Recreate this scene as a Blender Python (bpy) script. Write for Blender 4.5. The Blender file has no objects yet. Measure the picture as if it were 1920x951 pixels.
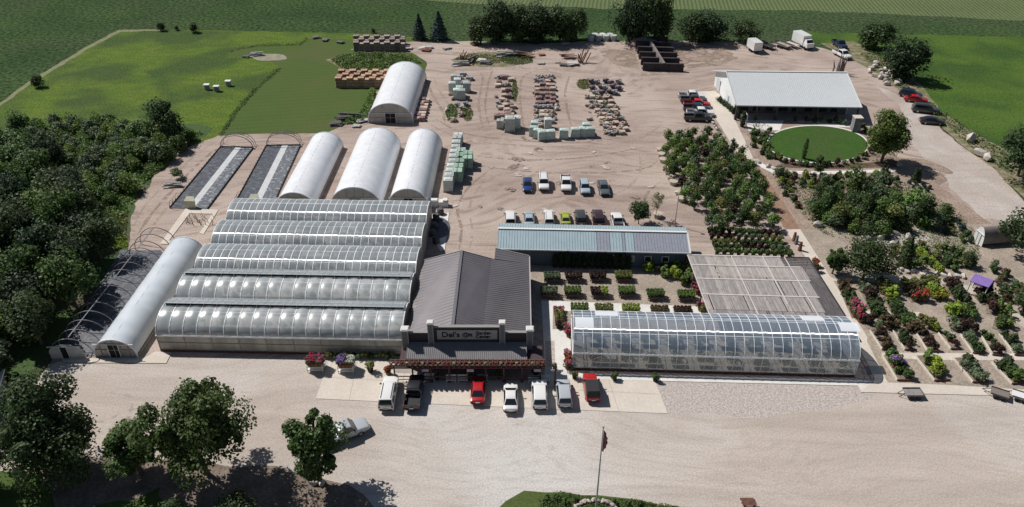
import bpy, math, random
import numpy as np
from mathutils import Vector, Matrix, noise
from mathutils.geometry import tessellate_polygon
rad = math.radians
S = bpy.context.scene; COL = S.collection
# ---------------- camera
H = 65.0; TH = rad(33.35); F = 1430.0
cd = bpy.data.cameras.new('camera'); cam = bpy.data.objects.new('camera', cd); COL.objects.link(cam)
cam.location = (0, 0, H); cam.rotation_euler = (rad(90)-TH, 0, 0)
cd.sensor_width = 36; cd.lens = F/1920*36; cd.clip_end = 6000; cd.clip_start = 0.5
S.camera = cam
# ---------------- light
SUN_EL = rad(50); SH = rad(-31)          # SH: heading of the shadows on the ground
W = bpy.data.worlds.new('World'); S.world = W; W.use_nodes = True
nt = W.node_tree; sky = nt.nodes.new('ShaderNodeTexSky'); sky.sky_type = 'NISHITA'; sky.sun_disc = False
sky.sun_elevation = SUN_EL; sky.sun_rotation = math.atan2(-math.cos(SH), -math.sin(SH)) % (2*math.pi)
sky.air_density = 1.0; sky.dust_density = 0.8
nt.links.new(sky.outputs[0], nt.nodes['Background'].inputs[0]); nt.nodes['Background'].inputs[1].default_value = 0.046
sl = bpy.data.lights.new('sun', 'SUN'); sl.energy = 4.7; sl.angle = rad(0.53); sl.color = (1.0, 0.955, 0.905)
so = bpy.data.objects.new('sun', sl); COL.objects.link(so)
sd = Vector((math.cos(SH)*math.cos(SUN_EL), math.sin(SH)*math.cos(SUN_EL), -math.sin(SUN_EL)))
so.rotation_euler = sd.to_track_quat('-Z', 'Y').to_euler(); so.location = (-60, 150, 120)
S.view_settings.view_transform = 'Standard'; S.view_settings.look = 'None'
S.view_settings.exposure = 0.0; S.view_settings.gamma = 1.0
S.cycles.max_bounces = 6; S.cycles.transparent_max_bounces = 12; S.cycles.use_denoising = True
# ---------------- ground point lying under a direction of view (used as a survey of the site)
CT, ST = math.cos(TH), math.sin(TH)
def P(px, py, z=0.0):
    u = (px-960)/F; v = (475.5-py)/F
    dx, dy, dz = u, CT+v*ST, -ST+v*CT
    t = (z-H)/dz
    return Vector((dx*t, dy*t, z))
UY = Vector((math.sin(0.0146), math.cos(0.0146), 0)); UX = Vector((UY.y, -UY.x, 0)); UZ = Vector((0, 0, 1))
# ---------------- materials
def NN(t, k, **kw):
    n = t.nodes.new(k)
    for a, b in kw.items(): setattr(n, a, b)
    return n
MATS = {}
def mat(name, c, c2=None, sc=3.0, rough=0.8, metal=0.0, spec=0.3, detail=4, fine=None, bump=0.0, coord='obj', objvar=0.0, island=0.0,
        stretch=None, fac=(0.35, 0.65), trans=0.0, alpha=None, broken=None, streak=None, coat=0.0, bands=None, c3=None, sc3=0.1, dist=0.0, fac3=(0.45, 0.6)):
    if name in MATS: return MATS[name]
    m = bpy.data.materials.new(name); m.use_nodes = True; t = m.node_tree; L = t.links.new
    b = t.nodes['Principled BSDF']; out = t.nodes['Material Output']
    b.inputs['Roughness'].default_value = rough; b.inputs['Metallic'].default_value = metal
    b.inputs['Specular IOR Level'].default_value = spec; b.inputs['Coat Weight'].default_value = coat
    if coord == 'world':
        co = NN(t, 'ShaderNodeNewGeometry').outputs['Position']
    else: co = NN(t, 'ShaderNodeTexCoord').outputs['Object']
    def noi(scale, det=detail, st=stretch, d=dist):
        n = NN(t, 'ShaderNodeTexNoise'); n.inputs['Scale'].default_value = scale; n.inputs['Detail'].default_value = det; n.inputs['Distortion'].default_value = d
        if st:
            mp = NN(t, 'ShaderNodeMapping'); mp.inputs['Scale'].default_value = st[:3]
            if len(st) > 3: mp.inputs['Rotation'].default_value = (0, 0, st[3])
            L(co, mp.inputs[0]); L(mp.outputs[0], n.inputs['Vector'])
        else: L(co, n.inputs['Vector'])
        return n.outputs[0]
    def ramp(s, lo, hi):
        r = NN(t, 'ShaderNodeMapRange'); r.inputs[1].default_value = lo; r.inputs[2].default_value = hi; L(s, r.inputs[0]); return r.outputs[0]
    def mix(f, a, bb, bt='MIX'):
        n = NN(t, 'ShaderNodeMix', data_type='RGBA', blend_type=bt)
        if isinstance(f, float): n.inputs[0].default_value = f
        else: L(f, n.inputs[0])
        for i, x in ((6, a), (7, bb)):
            if isinstance(x, (tuple, list)): n.inputs[i].default_value = (*x, 1)
            else: L(x, n.inputs[i])
        return n.outputs[2]
    col = tuple(c)
    if c2 is not None: col = mix(ramp(noi(sc), *fac), c, c2)
    if c3 is not None: col = mix(ramp(noi(sc3, 5, None, 0.3), *fac3), col, c3)
    if streak:                                  # (scale, angle, colour, amount, lo, hi): long curved wheel streaks
        wn = NN(t, 'ShaderNodeTexNoise'); wn.inputs['Scale'].default_value = .028; wn.inputs['Detail'].default_value = 1; L(co, wn.inputs['Vector'])
        vs = NN(t, 'ShaderNodeVectorMath', operation='SCALE'); vs.inputs['Scale'].default_value = 34; L(wn.outputs['Color'], vs.inputs[0])
        va = NN(t, 'ShaderNodeVectorMath', operation='ADD'); L(co, va.inputs[0]); L(vs.outputs[0], va.inputs[1])
        mp = NN(t, 'ShaderNodeMapping'); mp.inputs['Rotation'].default_value = (0, 0, streak[1]); mp.inputs['Scale'].default_value = (.06, 1, 1); L(va.outputs[0], mp.inputs[0])
        n2 = NN(t, 'ShaderNodeTexNoise'); n2.inputs['Scale'].default_value = streak[0]; n2.inputs['Detail'].default_value = 5; n2.inputs['Roughness'].default_value = .62; L(mp.outputs[0], n2.inputs['Vector'])
        mu = NN(t, 'ShaderNodeMath', operation='MULTIPLY'); mu.inputs[1].default_value = streak[3]; L(ramp(n2.outputs[0], streak[4], streak[5]), mu.inputs[0]); col = mix(mu.outputs[0], col, streak[2])
    if bands:                                   # (scale, angle, colour, amount, distortion)
        w = NN(t, 'ShaderNodeTexWave'); mp = NN(t, 'ShaderNodeMapping'); mp.inputs['Rotation'].default_value = (0, 0, bands[1])
        L(co, mp.inputs[0]); L(mp.outputs[0], w.inputs[0]); w.inputs['Scale'].default_value = bands[0]; w.inputs['Distortion'].default_value = bands[4]
        w.inputs['Detail'].default_value = 2; w.inputs['Detail Scale'].default_value = 0.6
        mu = NN(t, 'ShaderNodeMath', operation='MULTIPLY'); mu.inputs[1].default_value = bands[3]; L(w.outputs[1], mu.inputs[0])
        col = mix(mu.outputs[0], col, bands[2])
    if fine:                                    # (scale, amount): speckle
        f = noi(fine[0], 3, None, 0.0)
        r = NN(t, 'ShaderNodeMapRange'); r.inputs[1].default_value = 0.3; r.inputs[2].default_value = 0.7
        r.inputs[3].default_value = 1-fine[1]; r.inputs[4].default_value = 1+fine[1]; L(f, r.inputs[0])
        hv = NN(t, 'ShaderNodeHueSaturation'); L(r.outputs[0], hv.inputs['Value'])
        if isinstance(col, tuple): hv.inputs['Color'].default_value = (*col, 1)
        else: L(col, hv.inputs['Color'])
        col = hv.outputs[0]
    if objvar or island:
        hv = NN(t, 'ShaderNodeHueSaturation')
        if isinstance(col, tuple): hv.inputs['Color'].default_value = (*col, 1)
        else: L(col, hv.inputs['Color'])
        src = []
        if objvar:
            oi = NN(t, 'ShaderNodeObjectInfo'); r = NN(t, 'ShaderNodeMapRange'); r.inputs[3].default_value = 1-objvar; r.inputs[4].default_value = 1+objvar
            L(oi.outputs['Random'], r.inputs[0]); src.append(r.outputs[0])
            r2 = NN(t, 'ShaderNodeMapRange'); r2.inputs[3].default_value = 0.485; r2.inputs[4].default_value = 0.515
            fr = NN(t, 'ShaderNodeMath', operation='MULTIPLY'); fr.inputs[1].default_value = 7.31; fr2 = NN(t, 'ShaderNodeMath', operation='FRACT')
            L(oi.outputs['Random'], fr.inputs[0]); L(fr.outputs[0], fr2.inputs[0]); L(fr2.outputs[0], r2.inputs[0]); L(r2.outputs[0], hv.inputs['Hue'])
        if island:
            gi = NN(t, 'ShaderNodeNewGeometry'); r = NN(t, 'ShaderNodeMapRange'); r.inputs[3].default_value = 1-island; r.inputs[4].default_value = 1+island
            L(gi.outputs['Random Per Island'], r.inputs[0]); src.append(r.outputs[0])
        if len(src) == 2:
            mu = NN(t, 'ShaderNodeMath', operation='MULTIPLY'); L(src[0], mu.inputs[0]); L(src[1], mu.inputs[1]); src = [mu.outputs[0]]
        L(src[0], hv.inputs['Value']); col = hv.outputs[0]
    if isinstance(col, tuple): b.inputs['Base Color'].default_value = (*col, 1)
    else: L(col, b.inputs['Base Color'])
    if bump:
        bp = NN(t, 'ShaderNodeBump'); bp.inputs['Strength'].default_value = 1.0; bp.inputs['Distance'].default_value = bump
        L(noi(fine[0] if fine else sc*3, 4, None, 0.0), bp.inputs['Height']); L(bp.outputs[0], b.inputs['Normal'])
    sh = b.outputs[0]
    if trans:
        tr = NN(t, 'ShaderNodeBsdfTranslucent'); ms = NN(t, 'ShaderNodeMixShader'); ms.inputs[0].default_value = trans
        if isinstance(col, tuple): tr.inputs[0].default_value = (*col, 1)
        else: L(col, tr.inputs[0])
        L(sh, ms.inputs[1]); L(tr.outputs[0], ms.inputs[2]); sh = ms.outputs[0]
    if alpha is not None:
        tp = NN(t, 'ShaderNodeBsdfTransparent'); ms = NN(t, 'ShaderNodeMixShader'); ms.inputs[0].default_value = alpha
        L(tp.outputs[0], ms.inputs[1]); L(sh, ms.inputs[2]); sh = ms.outputs[0]
    if broken:                                  # worn away in places: (noise scale, low, high)
        tp = NN(t, 'ShaderNodeBsdfTransparent'); ms = NN(t, 'ShaderNodeMixShader'); L(ramp(noi(broken[0], 5, None, 0.5), broken[1], broken[2]), ms.inputs[0])
        L(tp.outputs[0], ms.inputs[1]); L(sh, ms.inputs[2]); sh = ms.outputs[0]
    L(sh, out.inputs[0])
    MATS[name] = m; return m
def ribbed(name, c, rough, alpha, per, axis, amp, metal=0.0, c2=None, sc=0.5, trans=0.0, dark=None, spec=0.5):
    """corrugated sheet: its fine ridges spread the sun's reflection along the building"""
    m = mat(name, c, c2, sc=sc, rough=rough, alpha=alpha, metal=metal, spec=spec, coord='world', trans=trans); t = m.node_tree
    b = t.nodes['Principled BSDF']; b.inputs['Anisotropic'].default_value = amp
    v = NN(t, 'ShaderNodeCombineXYZ'); v.inputs[0].default_value = -math.sin(axis); v.inputs[1].default_value = math.cos(axis); t.links.new(v.outputs[0], b.inputs['Tangent'])
    gl = NN(t, 'ShaderNodeBsdfAnisotropic'); gl.inputs['Color'].default_value = (.95, .97, 1, 1); gl.inputs['Roughness'].default_value = .38; gl.inputs['Anisotropy'].default_value = .95; t.links.new(v.outputs[0], gl.inputs['Tangent'])
    out = t.nodes['Material Output']; s0 = out.inputs[0].links[0].from_socket; ms = NN(t, 'ShaderNodeMixShader'); ms.inputs[0].default_value = per; t.links.new(s0, ms.inputs[1]); t.links.new(gl.outputs[0], ms.inputs[2]); t.links.new(ms.outputs[0], out.inputs[0])
    return m
# ---------------- mesh builder
class MB:
    def __init__(s): s.v = []; s.f = []; s.m = []; s.g = []
    def add(s, vs, fs, m=0):
        s.g.append((len(s.v), len(s.f))); o = len(s.v); s.v += [tuple(x) for x in vs]; s.f += [tuple(i+o for i in q) for q in fs]; s.m += [m]*len(fs); return s
    def hexa(s, p, m=0):      # p: bottom 4 ccw, top 4 ccw
        return s.add(p, [(3,2,1,0), (4,5,6,7), (0,1,5,4), (1,2,6,5), (2,3,7,6), (3,0,4,7)], m)
    def box(s, c, d, rz=0.0, m=0, taper=1.0):
        cx, cy, cz = c; a, b, h = d[0]/2, d[1]/2, d[2]/2; co, si = math.cos(rz), math.sin(rz); p = []
        for z, k in ((-h, 1.0), (h, taper)):
            for x, y in ((-a, -b), (a, -b), (a, b), (-a, b)):
                x *= k; y *= k; p.append((cx+x*co-y*si, cy+x*si+y*co, cz+z))
        return s.hexa(p, m)
    def beam(s, a, b, w, h, m=0, up=(0, 0, 1)):
        a = Vector(a); b = Vector(b); d = (b-a)
        if d.length < 1e-6: return s
        d.normalize(); u = Vector(up); sx = d.cross(u)
        if sx.length < 1e-4: sx = d.cross(Vector((1, 0, 0)))
        sx.normalize(); uu = sx.cross(d).normalized(); sx *= w/2; uu *= h/2
        return s.hexa([a-sx-uu, b-sx-uu, b+sx-uu, a+sx-uu, a-sx+uu, b-sx+uu, b+sx+uu, a+sx+uu][:8], m)
    def tube(s, pts, rs, n=6, m=0, cap=True):
        pts = [Vector(p) for p in pts]; rings = []
        if not isinstance(rs, (list, tuple)): rs = [rs]*len(pts)
        for i, p in enumerate(pts):
            d = (pts[min(i+1, len(pts)-1)]-pts[max(i-1, 0)]).normalized()
            a = d.cross(Vector((0.13, 0.97, 0.21)));
            if a.length < .1: a = d.cross(Vector((1, 0, 0)))
            a.normalize(); b = d.cross(a)
            rings.append([p+(a*math.cos(2*math.pi*k/n)+b*math.sin(2*math.pi*k/n))*rs[i] for k in range(n)])
        vs = [q for r in rings for q in r]; fs = []
        for i in range(len(pts)-1):
            for k in range(n): fs.append((i*n+k, i*n+(k+1) % n, (i+1)*n+(k+1) % n, (i+1)*n+k))
        if cap: fs.append(tuple(range(n))[::-1]); fs.append(tuple((len(pts)-1)*n+k for k in range(n)))
        return s.add(vs, fs, m)
    def cyl(s, c, r, h, n=10, m=0, r2=None):
        c = Vector(c); return s.tube([c, c+Vector((0, 0, h))], [r, r if r2 is None else r2], n, m)
    def loft(s, rings, m=0, cap=True, closed=True):
        n = len(rings[0]); vs = [q for r in rings for q in r]; fs = []
        for i in range(len(rings)-1):
            for k in range(n if closed else n-1): fs.append((i*n+k, i*n+(k+1) % n, (i+1)*n+(k+1) % n, (i+1)*n+k))
        if cap and closed: fs.append(tuple(range(n))[::-1]); fs.append(tuple((len(rings)-1)*n+k for k in range(n)))
        return s.add(vs, fs, m)
    def rock(s, c, r, seed=0, sz=(1, 1, .7), m=0, rough=.25):
        base = [(0,0,1),(.89,0,.45),(.28,.85,.45),(-.72,.53,.45),(-.72,-.53,.45),(.28,-.85,.45),(.72,.53,-.45),(-.28,.85,-.45),(-.89,0,-.45),(-.28,-.85,-.45),(.72,-.53,-.45),(0,0,-1)]
        fs = [(0,1,2),(0,2,3),(0,3,4),(0,4,5),(0,5,1),(1,6,2),(2,7,3),(3,8,4),(4,9,5),(5,10,1),(6,7,2),(7,8,3),(8,9,4),(9,10,5),(10,6,1),(11,7,6),(11,8,7),(11,9,8),(11,10,9),(11,6,10)]
        rr = random.Random(seed); vs = []
        for b in base:
            k = 1+rr.uniform(-rough, rough); vs.append((c[0]+b[0]*r*k*sz[0], c[1]+b[1]*r*k*sz[1], c[2]+b[2]*r*k*sz[2]))
        return s.add(vs, fs, m)
    def each(s, name, mats, parent=None, per=1, smooth=None):      # one object for every `per` added shapes
        g = s.g[::per]+[(len(s.v), len(s.f))]
        for (v0, f0), (v1, f1) in zip(g, g[1:]):
            q = MB(); q.v = s.v[v0:v1]; q.f = [tuple(i-v0 for i in f) for f in s.f[f0:f1]]; q.m = s.m[f0:f1]; q.build(name, mats, parent, smooth)
    def mesh(s, name, mats, smooth=None, bevel=0):
        me = bpy.data.meshes.new(name); me.from_pydata(s.v, [], s.f)
        for x in (mats if isinstance(mats, (list, tuple)) else [mats]): me.materials.append(x)
        me.polygons.foreach_set('material_index', s.m); me.update()
        if bevel:
            import bmesh
            bm = bmesh.new(); bm.from_mesh(me); bmesh.ops.recalc_face_normals(bm, faces=bm.faces)
            bmesh.ops.bevel(bm, geom=[e for e in bm.edges if len(e.link_faces) == 2 and e.calc_face_angle(0) > .5], offset=bevel, segments=2, affect='EDGES', clamp_overlap=True, profile=.5)
            bm.to_mesh(me); bm.free()
        if smooth is not None:
            me.polygons.foreach_set('use_smooth', [True]*len(me.polygons)); me.set_sharp_from_angle(angle=rad(smooth))
        return me
    def build(s, name, mats, parent=None, smooth=None, **kw):
        return link(name, s.mesh(name, mats, smooth), parent, **kw)
def link(name, me, parent=None, **kw):
    o = bpy.data.objects.new(name, me); COL.objects.link(o)
    if parent is not None:
        o.parent = parent; q = parent; off = Vector((0, 0, 0))
        if parent.get('_w'): o.location = -Vector(parent['_w'])
    tag(o, **kw); return o
def tag(o, label=None, cat=None, group=None, kind=None):
    if label: o['label'] = label
    if cat: o['category'] = cat
    if group: o['group'] = group
    if kind: o['kind'] = kind
    return o
def thing(name, label, cat, loc, group=None):       # Empty at the base; parts of one-off things are modelled in site coordinates
    o = bpy.data.objects.new(name, None); COL.objects.link(o); o.location = loc; o.empty_display_size = 0.2
    o['_w'] = tuple(loc); return tag(o, label, cat, group)
# stored kinds: spec = (name, mesh, [children specs]); inst() links fresh objects sharing the meshes
def inst(spec, loc, rz=0.0, sc=1.0, label=None, cat=None, group=None, over=None, tilt=None):
    def mk(sp, par):
        o = bpy.data.objects.new(sp[0], sp[1]); COL.objects.link(o)
        if par: o.parent = par
        if over and sp[1] and sp[0] in over:
            o.material_slots[0].link = 'OBJECT'; o.material_slots[0].material = over[sp[0]]
        for c in sp[2]: mk(c, o)
        return o
    o = mk(spec, None); o.location = loc; o.rotation_euler = (tilt[0] if tilt else 0, tilt[1] if tilt else 0, rz)
    o.scale = (sc, sc, sc) if not isinstance(sc, (tuple, list)) else sc
    return tag(o, label, cat, group)
def finish():
    for o in bpy.data.objects:
        if '_w' in o: del o['_w']
# ---------------- ground sheets
ZL = [0.0]
def sheet(name, pts, m, z=None, jit=0.0, step=1.5, world=False, kind='structure', **kw):
    if z is None: ZL[0] += 0.0014; z = ZL[0]
    q = [Vector(p) if world else P(*p) for p in pts]
    out = []
    for i, a in enumerate(q):
        b = q[(i+1) % len(q)]; n = max(1, int((b-a).length/step)) if jit else 1
        for k in range(n):
            p = a.lerp(b, k/n)
            if jit:
                v = noise.noise_vector(p*0.35)+noise.noise_vector(p*1.3)*0.4; p = p+Vector((v.x, v.y, 0))*jit
            out.append((p.x, p.y, z))
    tris = tessellate_polygon([[Vector(p) for p in out]])
    mb = MB(); mb.add(out, [t if (Vector(out[t[1]])-Vector(out[t[0]])).cross(Vector(out[t[2]])-Vector(out[t[0]])).z > 0 else t[::-1] for t in tris])
    return mb.build(name, m, kind=kind, **kw)
def ellipse(cx, cy, rx, ry, n=40, rot=0):
    return [(cx+rx*math.cos(t)*math.cos(rot)-ry*math.sin(t)*math.sin(rot), cy+rx*math.cos(t)*math.sin(rot)+ry*math.sin(t)*math.cos(rot)) for t in [2*math.pi*k/n for k in range(n)]]
def inpoly(x, y, pl):
    c = False; j = len(pl)-1
    for i in range(len(pl)):
        if (pl[i][1] > y) != (pl[j][1] > y) and x < (pl[j][0]-pl[i][0])*(y-pl[i][1])/(pl[j][1]-pl[i][1])+pl[i][0]: c = not c
        j = i
    return c
def scatter(pts, spacing, seed, jit=0.35, world=False):
    """jittered grid of ground points inside a surveyed outline"""
    q = [Vector(p) if world else P(*p) for p in pts]; pl = [(a.x, a.y) for a in q]; rr = random.Random(seed); out = []
    x0, x1 = min(a[0] for a in pl), max(a[0] for a in pl); y0, y1 = min(a[1] for a in pl), max(a[1] for a in pl)
    y = y0; r = 0
    while y < y1:
        x = x0+(spacing/2 if r % 2 else 0)
        while x < x1:
            a = x+rr.uniform(-jit, jit)*spacing; b = y+rr.uniform(-jit, jit)*spacing
            if inpoly(a, b, pl): out.append(Vector((a, b, 0)))
            x += spacing
        y += spacing*0.87; r += 1
    return out
# ---------------- foliage
def leafmesh(name, centers, radii, n_each, size, m, seed=1, flat=0.0, shell=0.55, up=0.35, clip=0.0):
    """leaf-sized faces spread through lobes; centres Nx3, radii N or Nx3"""
    g = np.random.default_rng(seed); C = np.asarray(centers, float); Rr = np.asarray(radii, float)
    if Rr.ndim == 1: Rr = np.stack([Rr]*3, 1)
    k = len(C)*n_each
    ci = np.repeat(np.arange(len(C)), n_each); d = g.normal(size=(k, 3)); d /= np.linalg.norm(d, axis=1)[:, None]
    rr = (shell+(1-shell)*g.random(k)**0.6)[:, None]*(1+0.11*g.normal(size=(k, 1)))
    pos = C[ci]+d*Rr[ci]*rr
    if clip is not None: pos[:, 2] = np.maximum(pos[:, 2], clip+0.03*g.random(k))
    nrm = d*0.9+g.normal(size=(k, 3))*0.55; nrm[:, 2] += up; nrm /= np.linalg.norm(nrm, axis=1)[:, None]
    a = np.cross(nrm, g.normal(size=(k, 3))); a /= np.linalg.norm(a, axis=1)[:, None]; b = np.cross(nrm, a)
    s = size*(0.6+0.8*g.random((k, 1))); a *= s*0.5; b *= s*0.36
    v = np.empty((k, 4, 3)); v[:, 0] = pos-a; v[:, 1] = pos-b*1.0+nrm*s*0.1; v[:, 2] = pos+a; v[:, 3] = pos+b
    return quadmesh(name, v.reshape(-1, 3), k, m)
def quadmesh(name, v, k, m):
    me = bpy.data.meshes.new(name); me.vertices.add(k*4); me.vertices.foreach_set('co', v.ravel())
    me.loops.add(k*4); me.loops.foreach_set('vertex_index', np.arange(k*4, dtype=np.int32))
    me.polygons.add(k); me.polygons.foreach_set('loop_start', np.arange(0, k*4, 4, dtype=np.int32)); me.polygons.foreach_set('loop_total', np.full(k, 4, dtype=np.int32))
    for x in (m if isinstance(m, (list, tuple)) else [m]): me.materials.append(x)
    me.update(calc_edges=True); return me
def lobes(seed, h0, h1, r, K, rl, fl=1.0, ir=.16):
    g = random.Random(seed); C = []; Rd = []; hc = (h0+h1)/2; rv = (h1-h0)/2
    for i in range(K):
        while True:
            x, y, z = (g.uniform(-1, 1) for _ in range(3)); q = math.sqrt(x*x+y*y+z*z)
            if .25 < q < 1: break
        k = (0.80 if q > .5 else 1)*(1+ir*g.uniform(-1, 1)); zz = z*rv*k
        wd = 1.0-0.25*max(0, zz/rv)
        C.append((x*(r-rl*.5)*k*wd*fl, y*(r-rl*.5)*k*wd, hc+zz)); Rd.append(rl*g.uniform(.6-ir*.8, 1.2+ir*.6))
    return C, Rd
BARK = mat('bark', (.09, .065, .05), (.14, .11, .085), sc=2, rough=.95)
def tree_spec(name, seed, h, r, K, n, leaf, m, h0=None, rl=None, tr=None, stems=1, ir=.22):
    """tapered trunk with limbs reaching into a crown of leaf lobes"""
    h0 = h*0.22 if h0 is None else h0; rl = r*0.36 if rl is None else rl; tr = 0.02*h+0.04 if tr is None else tr
    C, Rd = lobes(seed, h0+rl*.6, h-rl*.7, r, K, rl, ir=ir)
    g = random.Random(seed+5); mb = MB()
    for s_ in range(stems):
        ox, oy = (g.uniform(-.3, .3), g.uniform(-.3, .3)) if stems > 1 else (0, 0)
        lean = Vector((g.uniform(-.06, .06)*h, g.uniform(-.06, .06)*h, 0))
        a = Vector((ox, oy, -.1)); mid = Vector((ox, oy, h*.32))+lean*.5; top = Vector((ox*2, oy*2, h*.75))+lean
        mb.tube([a, a+Vector((0, 0, .4)), mid, top], [tr*1.35, tr, tr*.72, tr*.2], 7)
        for i in sorted(range(len(C)), key=lambda i: g.random())[:9]:
            c = Vector(C[i]); st = mid.lerp(top, max(0, min(.9, (c.z-mid.z)/max(.1, top.z-mid.z)-.3)))
            mb.tube([st, st.lerp(c, .5)+Vector((0, 0, .1*r)), c], [tr*.4, tr*.25, tr*.07], 5)
    cr = leafmesh(name+'_crown', C, Rd, n, leaf, m, seed, clip=.15)
    return (name, None, [('trunk', mb.mesh('trunk', BARK), []), ('crown', cr, [])])
def leafmat(name, c, v=.36, t=.3):
    c2 = tuple(x*1.5 for x in c)
    return mat(name, c, c2, sc=.9, rough=.55, spec=.25, objvar=.22, island=v, trans=t, detail=2)
def patch(name, pts, n, h, size, m, seed=1, jit=.3, kind='stuff', zf=None, world=False, bunch=0, **kw):
    """ground cover: many leaf-sized faces standing over an outline"""
    q = [Vector(p) if world else P(*p) for p in pts]; pl = [(a.x, a.y) for a in q]; g = np.random.default_rng(seed)
    x0, x1 = min(a[0] for a in pl), max(a[0] for a in pl); y0, y1 = min(a[1] for a in pl), max(a[1] for a in pl)
    X = g.uniform(x0, x1, n*3); Y = g.uniform(y0, y1, n*3)
    keep = [i for i in range(n*3) if inpoly(X[i], Y[i], pl)][:n]; X = X[keep]; Y = Y[keep]; k = len(keep)
    hh = np.array([max(0.15, .55+1.1*noise.noise(Vector((x*.45, y*.45, seed)))+.5*noise.noise(Vector((x*1.7, y*1.7, seed)))) for x, y in zip(X, Y)])*h
    Z = hh*(0.25+.75*g.random(k)); pos = np.stack([X, Y, Z], 1)
    nrm = g.normal(size=(k, 3))*.6; nrm[:, 2] += .8; nrm /= np.linalg.norm(nrm, axis=1)[:, None]
    a = np.cross(nrm, g.normal(size=(k, 3))); a /= np.linalg.norm(a, axis=1)[:, None]; b = np.cross(nrm, a)
    s = size*(.6+.8*g.random((k, 1))); a *= s*.5; b *= s*.35
    v = np.empty((k, 4, 3)); v[:, 0] = pos-a; v[:, 1] = pos-b; v[:, 2] = pos+a; v[:, 3] = pos+b
    return link(name, quadmesh(name, v.reshape(-1, 3), k, m), None, kind=kind, **kw)
# =============================================================== GROUND
m_crop = mat('crop', (.054, .094, .034), (.034, .066, .026), sc=.05, coord='world', rough=1, spec=0, fine=(1.1, .6), bands=(.42, rad(6), (.05, .068, .038), .5, 1.2), c3=(.056, .08, .04), sc3=.02)
m_croprow = mat('crop_rows', (.06, .1, .04), (.075, .115, .045), sc=.1, coord='world', rough=.9, spec=.1, fine=(1.2, .2), bands=(.26, rad(8), (.19, .2, .1), .65, .5))
m_meadow = mat('meadow_grass', (.076, .138, .018), (.115, .165, .026), sc=.25, coord='world', rough=.9, spec=.1, fine=(2.5, .4), c3=(.05, .09, .024), sc3=.07, stretch=(1, 2.2, 1), bump=.25, streak=(1.2, rad(10), (.09, .105, .03), .6, .48, .68))
m_mown = mat('mown_grass', (.068, .108, .028), (.058, .098, .024), sc=.12, coord='world', rough=.9, spec=.1, fine=(3.5, .2), bands=(.16, rad(80), (.08, .12, .032), .55, .5), c3=(.085, .10, .035), sc3=.06)
m_past = mat('pasture_grass', (.058, .115, .02), (.076, .13, .024), sc=.1, coord='world', rough=.9, spec=.1, fine=(2.0, .3), c3=(.042, .085, .02), sc3=.07, stretch=(1, 2, 1), bump=.12, streak=(.9, rad(15), (.085, .11, .03), .55, .5, .7))
m_lawn = mat('lawn_grass', (.04, .092, .018), (.052, .105, .02), sc=.3, coord='world', rough=.9, spec=.1, fine=(5, .25), bands=(.2, rad(10), (.042, .095, .022), .6, .4), c3=(.055, .09, .025), sc3=.12)
m_yard = mat('yard_gravel', (.40, .325, .283), (.32, .25, .215), sc=.16, coord='world', rough=.95, spec=.1, fine=(4.0, .2), c3=(.44, .365, .315), sc3=.035, stretch=(.45, 1.5, 1), dist=1.2, bump=.03, streak=(.8, rad(35), (.215, .16, .135), .7, .50, .68))
m_lot = mat('lot_gravel', (.475, .415, .365), (.40, .345, .30), sc=.14, coord='world', rough=.95, spec=.1, fine=(5, .17), c3=(.555, .538, .515), sc3=.026, stretch=(.3, 1.6, 1), dist=1.4, bump=.015, fac3=(.42, .62), streak=(1.5, rad(-4), (.34, .29, .255), .5, .48, .72))
m_coarse = mat('coarse_gravel', (.39, .345, .32), (.47, .42, .39), sc=2.2, coord='world', rough=.95, spec=.1, fine=(5, .34), bump=.05)
m_road = mat('road_gravel', (.43, .385, .35), (.49, .445, .41), sc=.2, coord='world', rough=.95, spec=.1, fine=(3.5, .18), c3=(.37, .31, .27), sc3=.06, stretch=(1.2, .5, 1, rad(35)), dist=1, streak=(.8, rad(50), (.32, .27, .23), .5, .5, .7))
m_dirt = mat('damp_soil', (.27, .205, .165), (.33, .26, .21), sc=.3, coord='world', rough=.95, spec=.1, fine=(3, .3), bump=.05)
m_damp = mat('damp_patch', (.26, .2, .16), (.32, .25, .2), sc=.3, coord='world', rough=.95, spec=.1, fine=(3, .3), broken=(.3, .38, .55))
m_track = mat('worn_track', (.33, .255, .21), (.29, .22, .18), sc=.6, coord='world', rough=.95, spec=.1, fine=(3, .25), broken=(.7, .42, .62))
m_track2 = mat('pale_track', (.43, .355, .30), (.39, .32, .27), sc=.6, coord='world', rough=.95, spec=.1, fine=(3, .2), broken=(.5, .4, .65))
m_mulch = mat('mulch', (.24, .155, .11), (.30, .20, .145), sc=.7, coord='world', rough=.95, spec=.1, fine=(5, .25))
m_dmulch = mat('dark_mulch', (.10, .065, .05), (.16, .11, .085), sc=1.5, coord='world', rough=.95, spec=.1, fine=(6, .4))
m_garden = mat('garden_gravel', (.37, .31, .255), (.29, .25, .205), sc=.35, coord='world', rough=.95, spec=.1, fine=(4, .25), bump=.04)
m_conc = mat('concrete', (.60, .545, .475), (.55, .495, .43), sc=.3, coord='world', rough=.85, spec=.2, fine=(3, .07))
m_concw = mat('white_concrete', (.68, .665, .63), (.60, .585, .55), sc=.5, coord='world', rough=.8, spec=.2, fine=(3, .06))
m_weedf = mat('weed_fabric', (.055, .06, .075), (.13, .14, .16), sc=1.3, coord='world', rough=.5, spec=.4, fine=(5, .5), fac=(.45, .7))
m_weedc = mat('weedy_ground', (.10, .12, .045), (.28, .23, .17), sc=.6, coord='world', rough=.95, spec=.1, fine=(3, .35))
def shift(pl, dx, dy): return [(a+dx, b+dy) for a, b in pl]
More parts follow.
